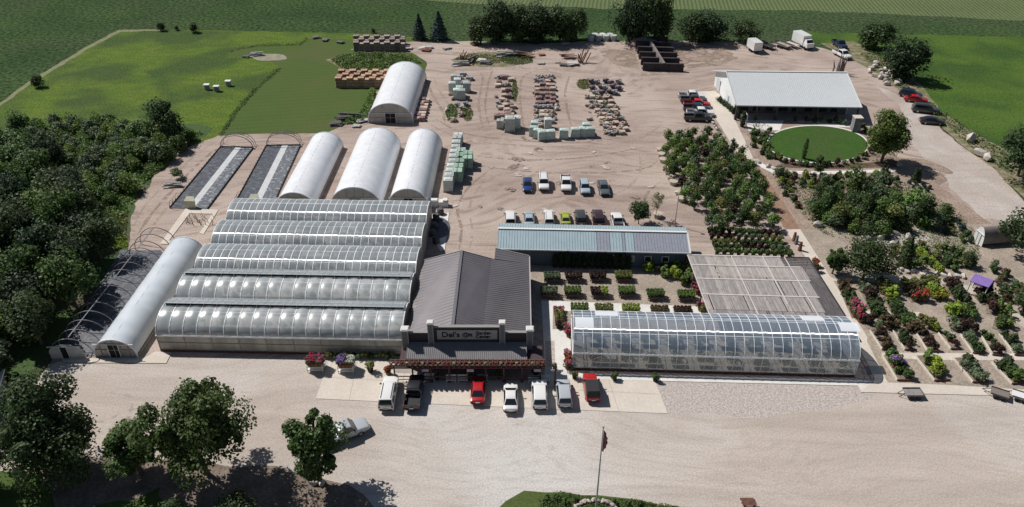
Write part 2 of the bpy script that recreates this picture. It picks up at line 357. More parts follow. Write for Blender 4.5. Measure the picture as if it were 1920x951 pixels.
gm = MB(); gm.add([(-4000, -1500, 0), (4000, -1500, 0), (4000, 6000, 0), (-4000, 6000, 0)], [(0, 1, 2, 3)]); gm.build("ground", m_crop, kind='structure')
sheet('crop_rows', [(600, -14), (900, 8), (1130, 16), (1500, 20), (1660, 26), (1980, 42), (2500, 55), (2500, -150), (200, -150)], m_croprow, jit=1.0, step=4)
sheet('meadow', [(-500, 500), (-260, 330), (0, 196), (50, 160), (150, 98), (226, 58), (300, 56), (450, 58), (650, 62), (800, 72), (880, 78), (830, 130), (650, 260), (410, 262), (350, 300), (300, 420), (0, 600)], m_meadow, jit=.8)
sheet('field_path', [(-260, 334), (0, 199), (50, 163), (150, 101), (226, 60), (300, 58), (300, 55), (222, 56), (148, 96), (48, 157), (0, 192), (-260, 322)], mat('path_grass', (.13, .15, .06), (.2, .19, .1), sc=.8, coord='world', fine=(3, .3)), jit=.5)
sheet('mown_strip', [(412, 254), (440, 211), (480, 166), (527, 127), (500, 112), (430, 105), (428, 98), (445, 92), (484, 86), (562, 84), (575, 73), (650, 74), (720, 90), (800, 100), (760, 150), (700, 245), (640, 252)], m_mown, jit=.25)
sheet('pasture', [(1490, 60), (2600, 84), (2600, 700), (2050, 500), (1925, 375), (1850, 300), (1790, 262), (1745, 215), (1690, 168), (1640, 128), (1560, 92)], m_past, jit=.8)
yard = [(640, 238), (668, 224), (686, 214), (706, 172), (800, 134), (800, 116), (770, 97), (690, 100), (656, 92), (720, 80), (850, 76), (1000, 82), (1190, 76), (1390, 78), (1530, 88), (1565, 96), (1640, 134), (1690, 172), (1745, 218), (1790, 265), (1850, 304), (1925, 380), (2050, 500), (2700, 900), (2700, 1150), (-1200, 1150), (-400, 900), (-40, 740), (100, 660), (190, 540), (238, 470), (252, 385), (300, 312), (350, 278), (410, 254), (520, 251), (610, 250)]
sheet('yard', yard, m_yard, jit=.7)
sheet('gravel_road', [(1690, 200), (1640, 160), (1700, 185), (1750, 225), (1790, 268), (1850, 310), (1930, 385), (2060, 500), (2080, 700), (2000, 600), (1900, 415), (1860, 420), (1800, 375), (1740, 300), (1700, 260)], m_road, jit=.8)
sheet('front_lot', [(-400, 905), (-40, 750), (60, 700), (110, 676), (290, 668), (760, 675), (1060, 700), (1600, 712), (1930, 742), (2700, 790), (2700, 1150), (-1200, 1150)], m_lot, jit=.7)
sheet('coarse_gravel', [(1230, 712), (1610, 722), (1640, 745), (1560, 770), (1400, 783), (1330, 772), (1255, 776)], m_coarse, jit=.5)
sheet('weedy_bank', [(1600, 76), (1720, 150), (1760, 205), (1850, 262), (1925, 300), (1925, 375), (1850, 306), (1790, 262), (1745, 215), (1680, 165), (1610, 118), (1560, 92), (1540, 82)], m_weedc, jit=.6)
sheet('wood_floor', [(-700, 640), (-300, 330), (0, 250), (160, 240), (300, 225), (400, 240), (352, 276), (302, 310), (256, 380), (242, 440), (240, 470), (190, 545), (120, 650), (20, 760), (-400, 900)], mat('wood_floor', (.055, .06, .03), (.12, .10, .07), sc=.5, coord='world', rough=.95, fine=(3, .4), c3=(.05, .09, .025), sc3=.1), jit=.9)  # floor colour darkened to carry the deep shadow under the trees
sheet('front_lawn', [(-300, 890), (60, 884), (92, 915), (118, 990), (0, 1100), (-400, 1100)], m_mown, jit=.4)
sheet('front_lawn', [(170, 990), (182, 948), (250, 935), (300, 905), (322, 925), (332, 990), (250, 1050)], m_mown, jit=.4)
sheet('side_lawn', [(-200, 722), (14, 722), (34, 742), (20, 775), (-60, 800), (-300, 800)], m_past, jit=.4)
sheet('road_island', [(880, 1010), (948, 940), (985, 922), (1060, 926), (1180, 936), (1340, 960), (1400, 1000), (1350, 1060), (1000, 1070)], m_mown, jit=.4)
# worn places and tracks of the yard
def track(pts, w, m, jit=.35, name='wheel_track'):
    q = [P(*p) for p in pts]; c = []
    for i in range(len(q)-1):
        p0 = q[max(i-1, 0)]; p1 = q[i]; p2 = q[i+1]; p3 = q[min(i+2, len(q)-1)]
        for k in range(8):
            t = k/8; c.append(.5*((2*p1)+(p2-p0)*t+(2*p0-5*p1+4*p2-p3)*t*t+(3*p1-p0-3*p2+p3)*t**3))
    c.append(q[-1]); Lf = []; Rt = []
    for i, p in enumerate(c):
        d = (c[min(i+1, len(c)-1)]-c[max(i-1, 0)]).normalized(); n = Vector((-d.y, d.x, 0)); e = min(1, i/5+.05, (len(c)-1-i)/5+.05)
        k = w/2*e*(1+.6*noise.noise(p*.5)); Lf.append(p+n*k); Rt.append(p-n*k)
    ZL[0] += .0007; z = ZL[0]; mb = MB(); n = len(c)
    mb.add([(a.x, a.y, z) for a in Lf]+[(a.x, a.y, z) for a in Rt], [(i, n+i, n+i+1, i+1) for i in range(n-1)]); mb.build(name, m, kind='structure')
for pts, w, m in [([(905, 240), (900, 215), (898, 190), (905, 150), (900, 135)], .5, m_track), ([(918, 240), (912, 215), (910, 190), (917, 150), (925, 130)], .5, m_track),
    ([(985, 250), (978, 220), (975, 180), (980, 145), (1010, 132)], .6, m_track), ([(1072, 240), (1062, 200), (1060, 170), (1070, 135)], .6, m_track),
    ([(800, 230), (860, 258), (960, 272), (1080, 275), (1190, 262), (1240, 235)], .9, m_track2), ([(815, 222), (870, 250), (960, 262), (1080, 268), (1180, 255)], .5, m_track),
    ([(840, 300), (950, 318), (1080, 325), (1200, 318), (1235, 300)], .5, m_track), ([(860, 330), (960, 330), (1090, 322), (1190, 332)], .6, m_track2), ([(870, 290), (980, 300), (1100, 295), (1210, 275)], .5, m_track),
    ([(800, 150), (812, 180), (830, 210), (835, 235)], .6, m_track), ([(812, 145), (830, 180), (842, 200), (846, 230)], .6, m_track2),
    ([(820, 138), (900, 128), (1040, 130), (1180, 140), (1320, 128)], 2.2, m_track2), ([(700, 92), (820, 100), (960, 96), (1120, 92), (1190, 98)], 1.8, m_track2),
    ([(860, 470), (865, 430), (858, 390), (880, 350), (930, 310)], .5, m_track), ([(880, 470), (885, 430), (880, 390), (900, 350), (950, 320)], .5, m_track2),
    ([(258, 440), (285, 400), (330, 350), (380, 300), (430, 262)], .6, m_track), ([(270, 450), (300, 405), (345, 355), (395, 300), (450, 265)], .5, m_track2), ([(250, 425), (272, 385), (310, 345), (365, 292), (410, 262)], .4, m_track2),
    ([(1240, 340), (1215, 360), (1205, 390), (1225, 420)], .5, m_track), ([(1150, 365), (1180, 350), (1200, 320), (1198, 280)], .5, m_track2)]: track(pts, w, m)
m_lt = mat('lot_track', (.445, .385, .345), (.48, .42, .38), sc=.5, coord='world', rough=.95, fine=(4, .1), broken=(.6, .45, .65)); m_lt2 = mat('lot_pale', (.575, .545, .51), (.54, .50, .46), sc=.5, coord='world', rough=.95, fine=(4, .1), broken=(.25, .35, .7))
for pts, w, m in [([(120, 745), (180, 790), (240, 770), (330, 740), (480, 735)], .35, m_lt), ([(200, 735), (245, 745), (240, 780), (215, 815)], .3, m_lt)]: track(pts, w, m)
sheet('damp_soil', [(1205, 80), (1290, 84), (1350, 92), (1390, 105), (1350, 122), (1290, 128), (1270, 110)], m_damp, jit=1.2)
sheet('damp_soil', [(1675, 296), (1740, 300), (1790, 322), (1760, 350), (1800, 392), (1860, 412), (1820, 425), (1740, 380), (1690, 340)], m_damp, jit=1.0)
sheet('damp_soil', [(1120, 95), (1190, 92), (1200, 130), (1150, 120)], m_damp, jit=1.0)
sheet('weedy_patch', [(610, 112), (650, 102), (720, 98), (770, 106), (794, 118), (770, 130), (700, 136), (640, 130)], m_weedc, jit=.5)
sheet('weedy_patch', [(846, 112), (900, 98), (990, 100), (1000, 118), (940, 126), (870, 124)], m_weedc, jit=.6)
for c in [(846, 212, 12, 18), (876, 214, 10, 14), (1095, 158, 14, 10), (1134, 196, 12, 14), (965, 170, 5, 22)]: sheet('weedy_patch', ellipse(*c, n=14), m_weedc, jit=.5)
sheet('bare_heap_ground', ellipse(506, 108, 32, 7, 20), mat('pale_soil', (.2, .2, .14), (.3, .27, .2), sc=.8, coord='world', fine=(4, .3)), jit=.6)
# paved and planted surfaces of the compound
sheet('mulch_bed', [(60, 880), (110, 860), (300, 862), (480, 872), (600, 892), (680, 925), (700, 960), (710, 1010), (330, 1010), (300, 905), (250, 935), (180, 950), (160, 1010), (120, 1010), (92, 915)], mat('shade_darkened_soil', (.14, .11, .085), (.22, .175, .14), sc=.4, coord='world', rough=.95, fine=(3, .3)), jit=.8)  # mulch colour taken darker to deepen the tree shade lying on it
ZYARD = ZL[0]
sheet('parking_pad', [(620, 668), (592, 748), (900, 762), (1252, 776), (1226, 708), (1070, 700), (1020, 664), (740, 662)], m_conc)
sheet('store_apron', [(745, 655), (740, 700), (1020, 712), (1062, 716), (1062, 700), (1018, 655)], mat('old_concrete', (.30, .27, .25), (.36, .33, .3), sc=.4, coord='world', fine=(3, .1)))
for a, b in (((672, 668), (655, 750)), ((760, 690), (750, 756)), ((900, 700), (898, 761)), ((1040, 712), (1048, 768)), ((1140, 708), (1160, 772)), ((606, 708), (1236, 740))):
    mb = MB(); A, B = P(*a), P(*b); d = (B-A).normalized(); n = Vector((-d.y, d.x, 0))*.025; z = ZL[0]+.005
    mb.add([(*(A-n).xy, z), (*(B-n).xy, z), (*(B+n).xy, z), (*(A+n).xy, z)], [(0, 1, 2, 3)]); mb.build('concrete_joint', mat('joint', (.36, .32, .28)), kind='structure')
ZL[0] += .006
sheet('sales_yard', [(995, 478), (1292, 490), (1330, 592), (1060, 600), (1000, 560)], m_garden)
sheet('sidewalk', [(1015, 564), (1325, 576), (1328, 588), (1068, 584), (1072, 700), (1062, 716), (1022, 712), (1019, 640)], m_concw)
sheet('side_bed_paving', [(1022, 640), (1040, 640), (1041, 690), (1024, 690)], m_coarse)
sheet('planting_strip', [(1046, 584), (1068, 584), (1072, 640), (1052, 618), (1036, 618), (1037, 582)], m_garden)
sheet('sidewalk', [(1062, 700), (1612, 714), (1650, 716), (1616, 735), (1608, 724), (1066, 711)], m_concw)
sheet('garden_ground', [(1470, 428), (1860, 410), (1900, 420), (2000, 560), (2100, 760), (1700, 730), (1640, 715), (1605, 640), (1530, 515)], m_garden, jit=.3)
sheet('garden_ground', [(1395, 180), (1385, 208), (1420, 300), (1500, 430), (1860, 420), (1800, 380), (1730, 320), (1690, 300), (1640, 262), (1610, 228), (1480, 222)], m_dirt, jit=.4)
sheet('concrete_path', [(1470, 430), (1500, 430), (1557, 520), (1640, 560), (1625, 640), (1664, 718), (1925, 729), (2150, 740), (2150, 760), (1925, 744), (1612, 736), (1640, 712), (1606, 641), (1537, 518)], m_conc)
sheet('garden_plot', [(1562, 527), (1640, 532), (1930, 640), (2100, 742), (1664, 716), (1630, 640)], m_garden)
sheet('garden_cross_path', [(1618, 584), (1725, 586), (1738, 594), (1725, 600), (1622, 595)], m_conc)
sheet('garden_cross_path', [(1652, 662), (1925, 664), (1925, 676), (1740, 676), (1655, 670)], m_conc)
sheet('garden_cross_path', [(1560, 522), (1600, 514), (1760, 522), (1830, 540), (1925, 600), (1925, 620), (1870, 580), (1800, 552), (1740, 535), (1590, 528)], mat('dusty_path', (.5, .45, .38), (.44, .39, .33), sc=.5, coord='world', fine=(4, .15)), jit=.25)
sheet('concrete_walk', [(1281, 174), (1340, 171), (1352, 180), (1366, 200), (1414, 301), (1392, 304), (1330, 204), (1287, 202)], m_conc)
sheet('mulch_lane', [(1392, 304), (1414, 301), (1440, 335), (1500, 430), (1472, 432), (1430, 360)], m_mulch, jit=.2)
sheet('garden_path', [(1404, 303), (1416, 299), (1452, 320), (1530, 322), (1680, 318), (1680, 323), (1530, 328), (1450, 326)], m_concw, jit=.1)
sheet('patio', [(1398, 226), (1470, 226), (1462, 245), (1404, 246)], m_concw)
sheet('patio', [(1480, 222), (1606, 226), (1600, 240), (1560, 238), (1500, 230)], m_concw, jit=.2)
sheet('shade_walk', [(1378, 205), (1620, 208), (1632, 228), (1390, 226)], mat('old_concrete', (.3, .27, .25)))
sheet('mulch_bed', [(1610, 308), (1680, 300), (1690, 314), (1560, 318), (1450, 314), (1470, 306)], m_dmulch, jit=.2)
sheet('stone_edging', ellipse(1533, 271, 96.5, 36, 60, .03), m_concw)
sheet('oval_lawn', ellipse(1533, 271, 93.5, 34, 60, .03), m_lawn)
sheet('stone_slab_area', [(1625, 428), (1720, 430), (1750, 450), (1700, 468), (1600, 462)], m_coarse, jit=.3)
sheet('concrete_curb', [(300, 458), (348, 392), (410, 394), (382, 440), (374, 438), (398, 402), (356, 401), (317, 452), (345, 453), (343, 460)], m_conc)
sheet('weed_fabric', [(96, 672), (160, 580), (226, 470), (300, 470), (325, 490), (262, 560), (184, 668)], m_weedf, jit=.15)
sheet('concrete_curb', [(115, 672), (268, 674), (292, 660), (322, 662), (312, 682), (120, 681)], m_conc)
sheet('pale_strip', [(812, 400), (842, 400), (834, 470), (826, 472), (800, 430)], m_concw)
sheet('painted_round_shadow', ellipse(822, 428, 22, 20, 24), m_weedf)  # dark disc paints a round shadow on the ground, in the fabric material

rr = random.Random(12)
m_spot = mat('stain', (.22, .18, .155), (.27, .22, .19), sc=1.2, coord='world', rough=.9, fine=(3, .3), broken=(.9, .42, .6)); m_pale = mat('pale_dust', (.56, .50, .45), (.52, .46, .41), sc=1, coord='world', rough=.95, fine=(4, .15), broken=(.6, .42, .62))
for k in range(46):
    x, y = rr.uniform(830, 1230), rr.uniform(255, 400); r = rr.uniform(2, 9)
    sheet('ground_stain', ellipse(x, y, r*1.5, r*.5, 12, rr.uniform(-.3, .3)), m_spot if k % 2 else m_pale, jit=.5, step=.6)
# =============================================================== BUILDINGS
m_white = mat('white_paint', (.72, .72, .70), (.66, .66, .64), sc=1.2, coord='world', rough=.5)
m_steel = mat('galvanised_steel', (.55, .57, .58), (.45, .47, .48), sc=2, coord='world', rough=.4, metal=.3)
m_ribw = mat('white_rib', (.84, .87, .88), rough=.35, spec=.7)
m_dsteel = mat('dark_pipe', (.12, .12, .13), (.2, .2, .2), sc=2, coord='world', rough=.5, metal=.3)
m_wood = mat('grey_wood', (.30, .25, .21), (.42, .37, .32), sc=2, coord='world', rough=.85, stretch=(1, 4, 1))
m_bwood = mat('stained_wood', (.10, .045, .035), (.15, .07, .05), sc=2, coord='world', rough=.7)
m_film = mat('white_film', (.86, .88, .90), (.80, .83, .87), sc=.5, coord='world', rough=.3, spec=.5, trans=.12, fine=(.9, .05))
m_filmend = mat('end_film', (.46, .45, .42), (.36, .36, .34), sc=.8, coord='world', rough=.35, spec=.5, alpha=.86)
GUX = (P(755, 638, 2.6)-P(293, 629, 2.6)); GLEN = GUX.length; GUX.normalize(); GANG = math.atan2(GUX.y, GUX.x)
m_poly = ribbed('corrugated_glazing', (.74, .80, .82), .36, .42, .24, GANG, .9, c2=(.55, .62, .64), spec=.8, sc=.35)
m_pfilm = mat('inflated_film', (.76, .80, .82), (.56, .62, .63), sc=.3, coord='world', rough=.24, spec=1.0, coat=0, alpha=.52)
MATS['inflated_film'].node_tree.nodes['Principled BSDF'].inputs['Coat Weight'].default_value = .7
m_gwall = mat('wall_film', (.52, .50, .43), (.32, .31, .27), sc=.5, coord='world', rough=.3, spec=.5, alpha=.85, stretch=(1.5, 1, .4))
m_gfloor = mat('greenhouse_floor', (.30, .30, .28), (.42, .41, .38), sc=.5, coord='world')
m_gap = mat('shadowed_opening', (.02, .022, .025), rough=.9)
def prof(w, zs, zr, n, t0=0, t1=math.pi):      # arch section: list of (b, z), b from 0 to w
    return [(w/2-w/2*math.cos(t), zs+(zr-zs)*math.sin(t)) for t in [t0+(t1-t0)*k/n for k in range(n+1)]]
def fr(O, ux, uy): return lambda a, b, z: (O.x+ux.x*a+uy.x*b, O.y+ux.y*a+uy.y*b, z)
def beams(mb, pts, w, h, m=0):
    for a, b in zip(pts, pts[1:]): mb.beam(a, b, w, h, m)
def arch_skin(T, Ltot, w, zs, zr, nb, nseg, bulge, m, name, root, sub=4, seed=0, smooth=70, ext=0.0, t0=0, t1=math.pi):
    mb = MB(); pr = prof(w, zs, zr, nseg, t0, t1); vs = []; rr = random.Random(seed); bs = [bulge*rr.choice([1, 1, 1, .75, 1.2, .3]) for _ in range(nb)]
    cols = nb*sub+1
    for i in range(cols):
        a = -ext+(Ltot+2*ext)*i/(cols-1); k = min(nb-1, i//sub); u = (i % sub)/sub
        for j, (b, z) in enumerate(pr):
            t = j/nseg; d = bs[k]*math.sin(math.pi*u)*math.sin(math.pi*min(1, max(0, t)))**.7
            th = t0+(t1-t0)*t; nb_, nz = -math.cos(th)/(w/2), math.sin(th)/(zr-zs); q = math.hypot(nb_, nz)
            vs.append(T(a, b+d*nb_/q, z+d*nz/q))
    n = nseg+1; fs = [(i*n+j, (i+1)*n+j, (i+1)*n+j+1, i*n+j+1) for i in range(cols-1) for j in range(nseg)]
    mb.add(vs, fs); return mb.build(name, m, root, smooth=smooth)
def arch_ribs(T, Ltot, w, zs, zr, nb, root, mat_, name='frame', wd=.07, base=0.0, purl=(.25, .5, .75), off=.02, gut=True, nseg=12):
    mb = MB(); pr = prof(w+2*off, zs, zr+off, nseg)
    for i in range(nb+1):
        a = Ltot*i/nb; pts = [T(a, b-off, z) for b, z in pr]
        if base < zs: pts = [T(a, -off, base)]+pts+[T(a, w+off, base)]
        beams(mb, pts, wd, .05)
    for t in purl:
        th = math.pi*t; b = w/2-w/2*math.cos(th); z = zs+(zr-zs)*math.sin(th)+.01; mb.beam(T(0, b, z), T(Ltot, b, z), .06, .06)
    if gut:
        for b in (0, w): mb.beam(T(-.1, b, zs), T(Ltot+.1, b, zs), .22, .14)
    return mb.build(name, mat_, root)
def arch_end(T, a, w, zs, zr, root, m, door=None, base=0.0, name='end_wall', th=.05, n=14, doorm=None):
    pr = [(0, base)]+[p for p in prof(w, zs, zr, n)]+[(w, base)]
    mb = MB(); ps = [T(a, b, z) for b, z in pr]+[T(a+th, b, z) for b, z in pr]; k = len(pr)
    mb.add(ps, [tuple(range(k)), tuple(range(2*k-1, k-1, -1))]+[(i, (i+1) % k, k+(i+1) % k, k+i) for i in range(k)])
    o = mb.build(name, m, root)
    if door:
        d = MB(); b0, b1, h, s = door; x0, x1 = (a-.06, a-.005) if s < 0 else (a+th+.005, a+th+.06)
        d.hexa([T(x0, b0, base), T(x1, b0, base), T(x1, b1, base), T(x0, b1, base), T(x0, b0, h), T(x1, b0, h), T(x1, b1, h), T(x0, b1, h)])
        dd = MB(); x2 = x0-.03 if s < 0 else x1+.03
        for q in ((T(x2, b0, base), T(x2, b0, h)), (T(x2, b0, h), T(x2, b1, h)), (T(x2, b1, h), T(x2, b1, base)), (T(x2, 0.1, h+.02), T(x2, w-.1, h+.02))): dd.beam(q[0], q[1], .09, .09)
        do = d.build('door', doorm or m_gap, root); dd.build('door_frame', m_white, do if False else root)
    return o
# ---- five joined glazed greenhouses
SD = Vector((-GUX.y, GUX.x, 0)); f0 = P(293, 629, 2.6); f0.z = 0
dv = (UY-GUX*UY.dot(GUX)); BW = 6.87
sk = UY.dot(GUX)/dv.length
names = ['nearest of the five joined greenhouses, big inflated roof panels and a long pale front wall', 'second joined greenhouse from the front, inflated roof panels and raised ridge vent', 'middle one of the five joined greenhouses, clear roof with fine ribs', 'fourth joined greenhouse from the front, clear ribbed roof', 'rearmost of the five joined greenhouses, just before the white film tunnels']
DGU = dv.normalized()
leaf_in = leafmat('indoor_plants', (.045, .08, .04), .4)
for i in range(5):
    O = f0+DGU*BW*i+GUX*(sk*BW*i); T = fr(O, GUX, DGU)
    rt = thing('greenhouse', names[i], 'greenhouse', O, 'joined greenhouses')
    big = i < 2; nb = 18 if big else 28; zr = 4.75 if big else 4.55
    arch_skin(T, GLEN, BW, 2.6, zr, nb, 14 if big else 12, .13 if big else .05, m_pfilm if big else m_poly, 'glazing', rt, sub=6 if big else 3, seed=i)
    arch_ribs(T, GLEN, BW, 2.6, zr, nb, rt, m_ribw, wd=.085, off=.03, purl=(.4,) if big else (.28, .5, .75), base=2.6)
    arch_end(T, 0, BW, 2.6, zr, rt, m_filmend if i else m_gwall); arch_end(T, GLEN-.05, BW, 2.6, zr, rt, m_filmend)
    if big:
        mb = MB(); fm = MB(); b0, b1 = BW*.50, BW*.82; z0, z1 = zr+.42, zr-.36
        mb.hexa([T(.2, b0, z0), T(GLEN-.2, b0, z0), T(GLEN-.2, b1, z1), T(.2, b1, z1), T(.2, b0, z0+.03), T(GLEN-.2, b0, z0+.03), T(GLEN-.2, b1, z1+.03), T(.2, b1, z1+.03)])
        for k in range(37): a = .2+(GLEN-.4)*k/36; fm.beam(T(a, b0, z0+.05), T(a, b1, z1+.05), .05, .04)
        for s in (0, .5, 1): fm.beam(T(.2, b0+(b1-b0)*s, z0+(z1-z0)*s+.05), T(GLEN-.2, b0+(b1-b0)*s, z0+(z1-z0)*s+.05), .07, .05)
        for k in range(19): a = .2+(GLEN-.4)*k/18; fm.beam(T(a, b0, z0), T(a, b0-.1, zr), .05, .05)
        v = mb.build('roof_vent', m_poly, rt); fm.build('vent_frame', m_steel, rt)
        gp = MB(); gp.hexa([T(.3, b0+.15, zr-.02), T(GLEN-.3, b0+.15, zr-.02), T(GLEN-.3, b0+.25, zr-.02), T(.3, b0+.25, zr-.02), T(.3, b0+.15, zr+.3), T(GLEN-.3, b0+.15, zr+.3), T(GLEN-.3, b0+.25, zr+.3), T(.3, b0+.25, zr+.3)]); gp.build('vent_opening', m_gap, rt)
    if i == 0:
        mb = MB(); mb.hexa([T(0, -.03, 0), T(GLEN, -.03, 0), T(GLEN, .03, 0), T(0, .03, 0), T(0, -.03, 2.55), T(GLEN, -.03, 2.55), T(GLEN, .03, 2.55), T(0, .03, 2.55)]); mb.build('side_wall', m_gwall, rt)
        mb = MB()
        for k in range(10): a = GLEN*k/9; mb.beam(T(a, -.08, 0), T(a, -.08, 2.55), .07, .07)
        for z in (.35, 1.5): mb.beam(T(0, -.07, z), T(GLEN, -.07, z), .06, .06)
        mb.build('wall_frame', m_wood, rt)
        mb = MB(); mb.hexa([T(0, -.12, 0), T(GLEN, -.12, 0), T(GLEN, -.06, 0), T(0, -.06, 0), T(0, -.12, .35), T(GLEN, -.12, .35), T(GLEN, -.06, .35), T(0, -.06, .35)]); mb.build('base_board', m_bwood, rt)
    if i == 4:
        mb = MB(); mb.hexa([T(0, BW, 0), T(GLEN, BW, 0), T(GLEN, BW+.05, 0), T(0, BW+.05, 0), T(0, BW, 2.5), T(GLEN, BW, 2.5), T(GLEN, BW+.05, 2.5), T(0, BW+.05, 2.5)]); mb.build('side_wall', m_gwall, rt)
    # benches of plants seen dimly through the roof
    for q, (b0, b1) in enumerate(((.9, 2.9), (4.0, 6.0))):
        c = T(1.2, (b0+b1)/2, 0); bt = thing('growing_bench', 'long growing bench of seedlings on the '+('near' if q == 0 else 'far')+' side inside the '+['nearest', 'second', 'middle', 'fourth', 'rearmost'][i]+' joined greenhouse', 'bench', c, 'growing benches')
        mb = MB(); mb.hexa([T(1.2, b0, .7), T(GLEN-1.2, b0, .7), T(GLEN-1.2, b1, .7), T(1.2, b1, .7), T(1.2, b0, .8), T(GLEN-1.2, b0, .8), T(GLEN-1.2, b1, .8), T(1.2, b1, .8)]); mb.build('bench_top', m_wood, bt)
        mb = MB()
        for k in range(9):
            for b in (b0+.15, b1-.15): mb.beam(T(1.5+k*(GLEN-3)/8, b, 0), T(1.5+k*(GLEN-3)/8, b, .7), .09, .09)
        mb.each('leg', m_wood, bt)
        rr = random.Random(i*3+q); C = []; Rd = []
        for k in range(70):
            if rr.random() < .75: C.append(T(rr.uniform(1.8, GLEN-1.8), rr.uniform(b0+.3, b1-.3), 1.0)); Rd.append(rr.uniform(.25, .5))
        link('seedlings', leafmesh('seedlings', C, Rd, 40, .25, leaf_in, i*2+q, clip=.8), bt)
fl = [tuple(f0+GUX*0.1+DGU*.1), tuple(f0+GUX*(GLEN-.1)+DGU*.1), tuple(f0+GUX*(GLEN-.1+sk*BW*5)+DGU*BW*5), tuple(f0+GUX*(sk*BW*5+.1)+DGU*BW*5)]
sheet('greenhouse_floor', fl, m_gfloor, world=True)
# ---- big clear greenhouse on the right
A = P(1073.5, 693); B = P(1601, 707); G2X = B-A; G2L = G2X.length; G2X.normalize(); G2Y = Vector((-G2X.y, G2X.x, 0)); G2W = 7.5
m_poly2 = ribbed('clear_corrugated_glazing', (.44, .54, .65), .34, .36, .16, math.atan2(G2X.y, G2X.x), .9, c2=(.32, .43, .56), spec=.8, sc=.2)
m_clear = mat('clear_wall_film', (.45, .46, .44), rough=.15, spec=.6, alpha=.30)
T = fr(A, G2X, G2Y); rt = thing('greenhouse', 'long clear arched greenhouse standing alone right of the store', 'greenhouse', A)
arch_skin(T, G2L, G2W, 2.7, 5.2, 30, 14, .03, m_poly2, 'glazing', rt, sub=3, seed=9)
arch_ribs(T, G2L, G2W, 2.7, 5.2, 30, rt, m_ribw, wd=.055, off=.03, purl=(.3, .52, .62, .8), base=2.7)
mb = MB()
for k in range(31): a = G2L*k/30; mb.beam(T(a, 0, 0), T(a, 0, 2.7), .06 if k % 2 else .12, .06); mb.beam(T(a, G2W, 0), T(a, G2W, 2.7), .08, .06)
for z in (.5, 1.3): mb.beam(T(0, 0, z), T(G2L, 0, z), .06, .06); mb.beam(T(0, G2W, z), T(G2L, G2W, z), .06, .06)
for x in (0, G2L): mb.beam(T(x, 0, 2.7), T(x, G2W, 2.7), .1, .1); mb.beam(T(x, G2W*.35, 0), T(x, G2W*.35, 4.9), .08, .08); mb.beam(T(x, G2W*.65, 0), T(x, G2W*.65, 4.9), .08, .08)
mb.beam(T(.1, -.05, .3), T(3.5, -.05, 2.4), .06, .06); mb.beam(T(G2L-.1, -.05, 2.4), T(G2L-4, -.05, .3), .06, .06)
mb.build('wall_frame', m_steel, rt)
for b in (0, G2W):
    mb = MB(); mb.hexa([T(0, b-.01, .3), T(G2L, b-.01, .3), T(G2L, b+.01, .3), T(0, b+.01, .3), T(0, b-.01, 2.6), T(G2L, b-.01, 2.6), T(G2L, b+.01, 2.6), T(0, b+.01, 2.6)]); mb.build('side_wall', m_clear, rt)
    mb = MB(); mb.hexa([T(0, b-.06, 0), T(G2L, b-.06, 0), T(G2L, b+.03, 0), T(0, b+.03, 0), T(0, b-.06, .34), T(G2L, b-.06, .34), T(G2L, b+.03, .34), T(0, b+.03, .34)]); mb.build('base_board', m_bwood, rt)
arch_end(T, 0, G2W, 2.7, 5.2, rt, m_clear, door=(2.7, 4.8, 2.3, -1), doorm=m_clear); arch_end(T, G2L-.05, G2W, 2.7, 5.2, rt, mat('hazy_end_film', (.40, .44, .48), rough=.2, alpha=.55))
m_patch = mat('white_patch_film', (.72, .76, .80), rough=.25, alpha=.9)
for a0, a1, t0, t1 in ((.2, 2.5, .36, .52), (2.8, 5.7, .56, .70), (28.8, 31.6, .56, .72), (33.0, 35.4, .40, .54)):
    mb = MB(); n = 5; vs = []
    for a in (a0, a1):
        for k in range(n+1): th = math.pi*(t0+(t1-t0)*k/n); vs.append(T(a, G2W/2-(G2W/2+.07)*math.cos(th), 2.7+(2.5+.07)*math.sin(th)))
    mb.add(vs, [(k, n+1+k, n+2+k, k+1) for k in range(n)]); mb.build('roof_patch', m_patch, rt)
c = [tuple(Vector(T(a, b, 0))) for a, b in ((.1, .1), (G2L-.1, .1), (G2L-.1, G2W-.1), (.1, G2W-.1))]
sheet('greenhouse_floor', c, mat('pale_floor', (.36, .34, .31), (.28, .27, .25), sc=.5, coord='world'), world=True)
rr = random.Random(4)
for k in range(10):
    for q, b in enumerate((1.7, 5.4)):
        a = 2.2+k*3.4; cc = Vector(T(a+.9, b, 0))
        bt = thing('display_table', 'wooden table of potted plants dimly seen inside the clear greenhouse, '+('front' if q == 0 else 'back')+' row', 'table', cc, 'tables inside the clear greenhouse '+('front row' if q == 0 else 'back row'))
        mb = MB(); mb.box((cc.x, cc.y, .72), (1.9, 2.0, .1), math.atan2(G2X.y, G2X.x)); mb.build('table_top', m_wood, bt)
        mb = MB(); [mb.box((cc.x+x, cc.y+y, .33), (.1, .1, .66)) for x in (-.7, .7) for y in (-.8, .8)]; mb.each('leg', m_wood, bt)
        link('foliage', leafmesh('foliage', [(cc.x+rr.uniform(-.7, .7), cc.y+rr.uniform(-.7, .7), 1.1) for _ in range(7)], [.45]*7, 50, .25, leaf_in, k, clip=.77), bt)
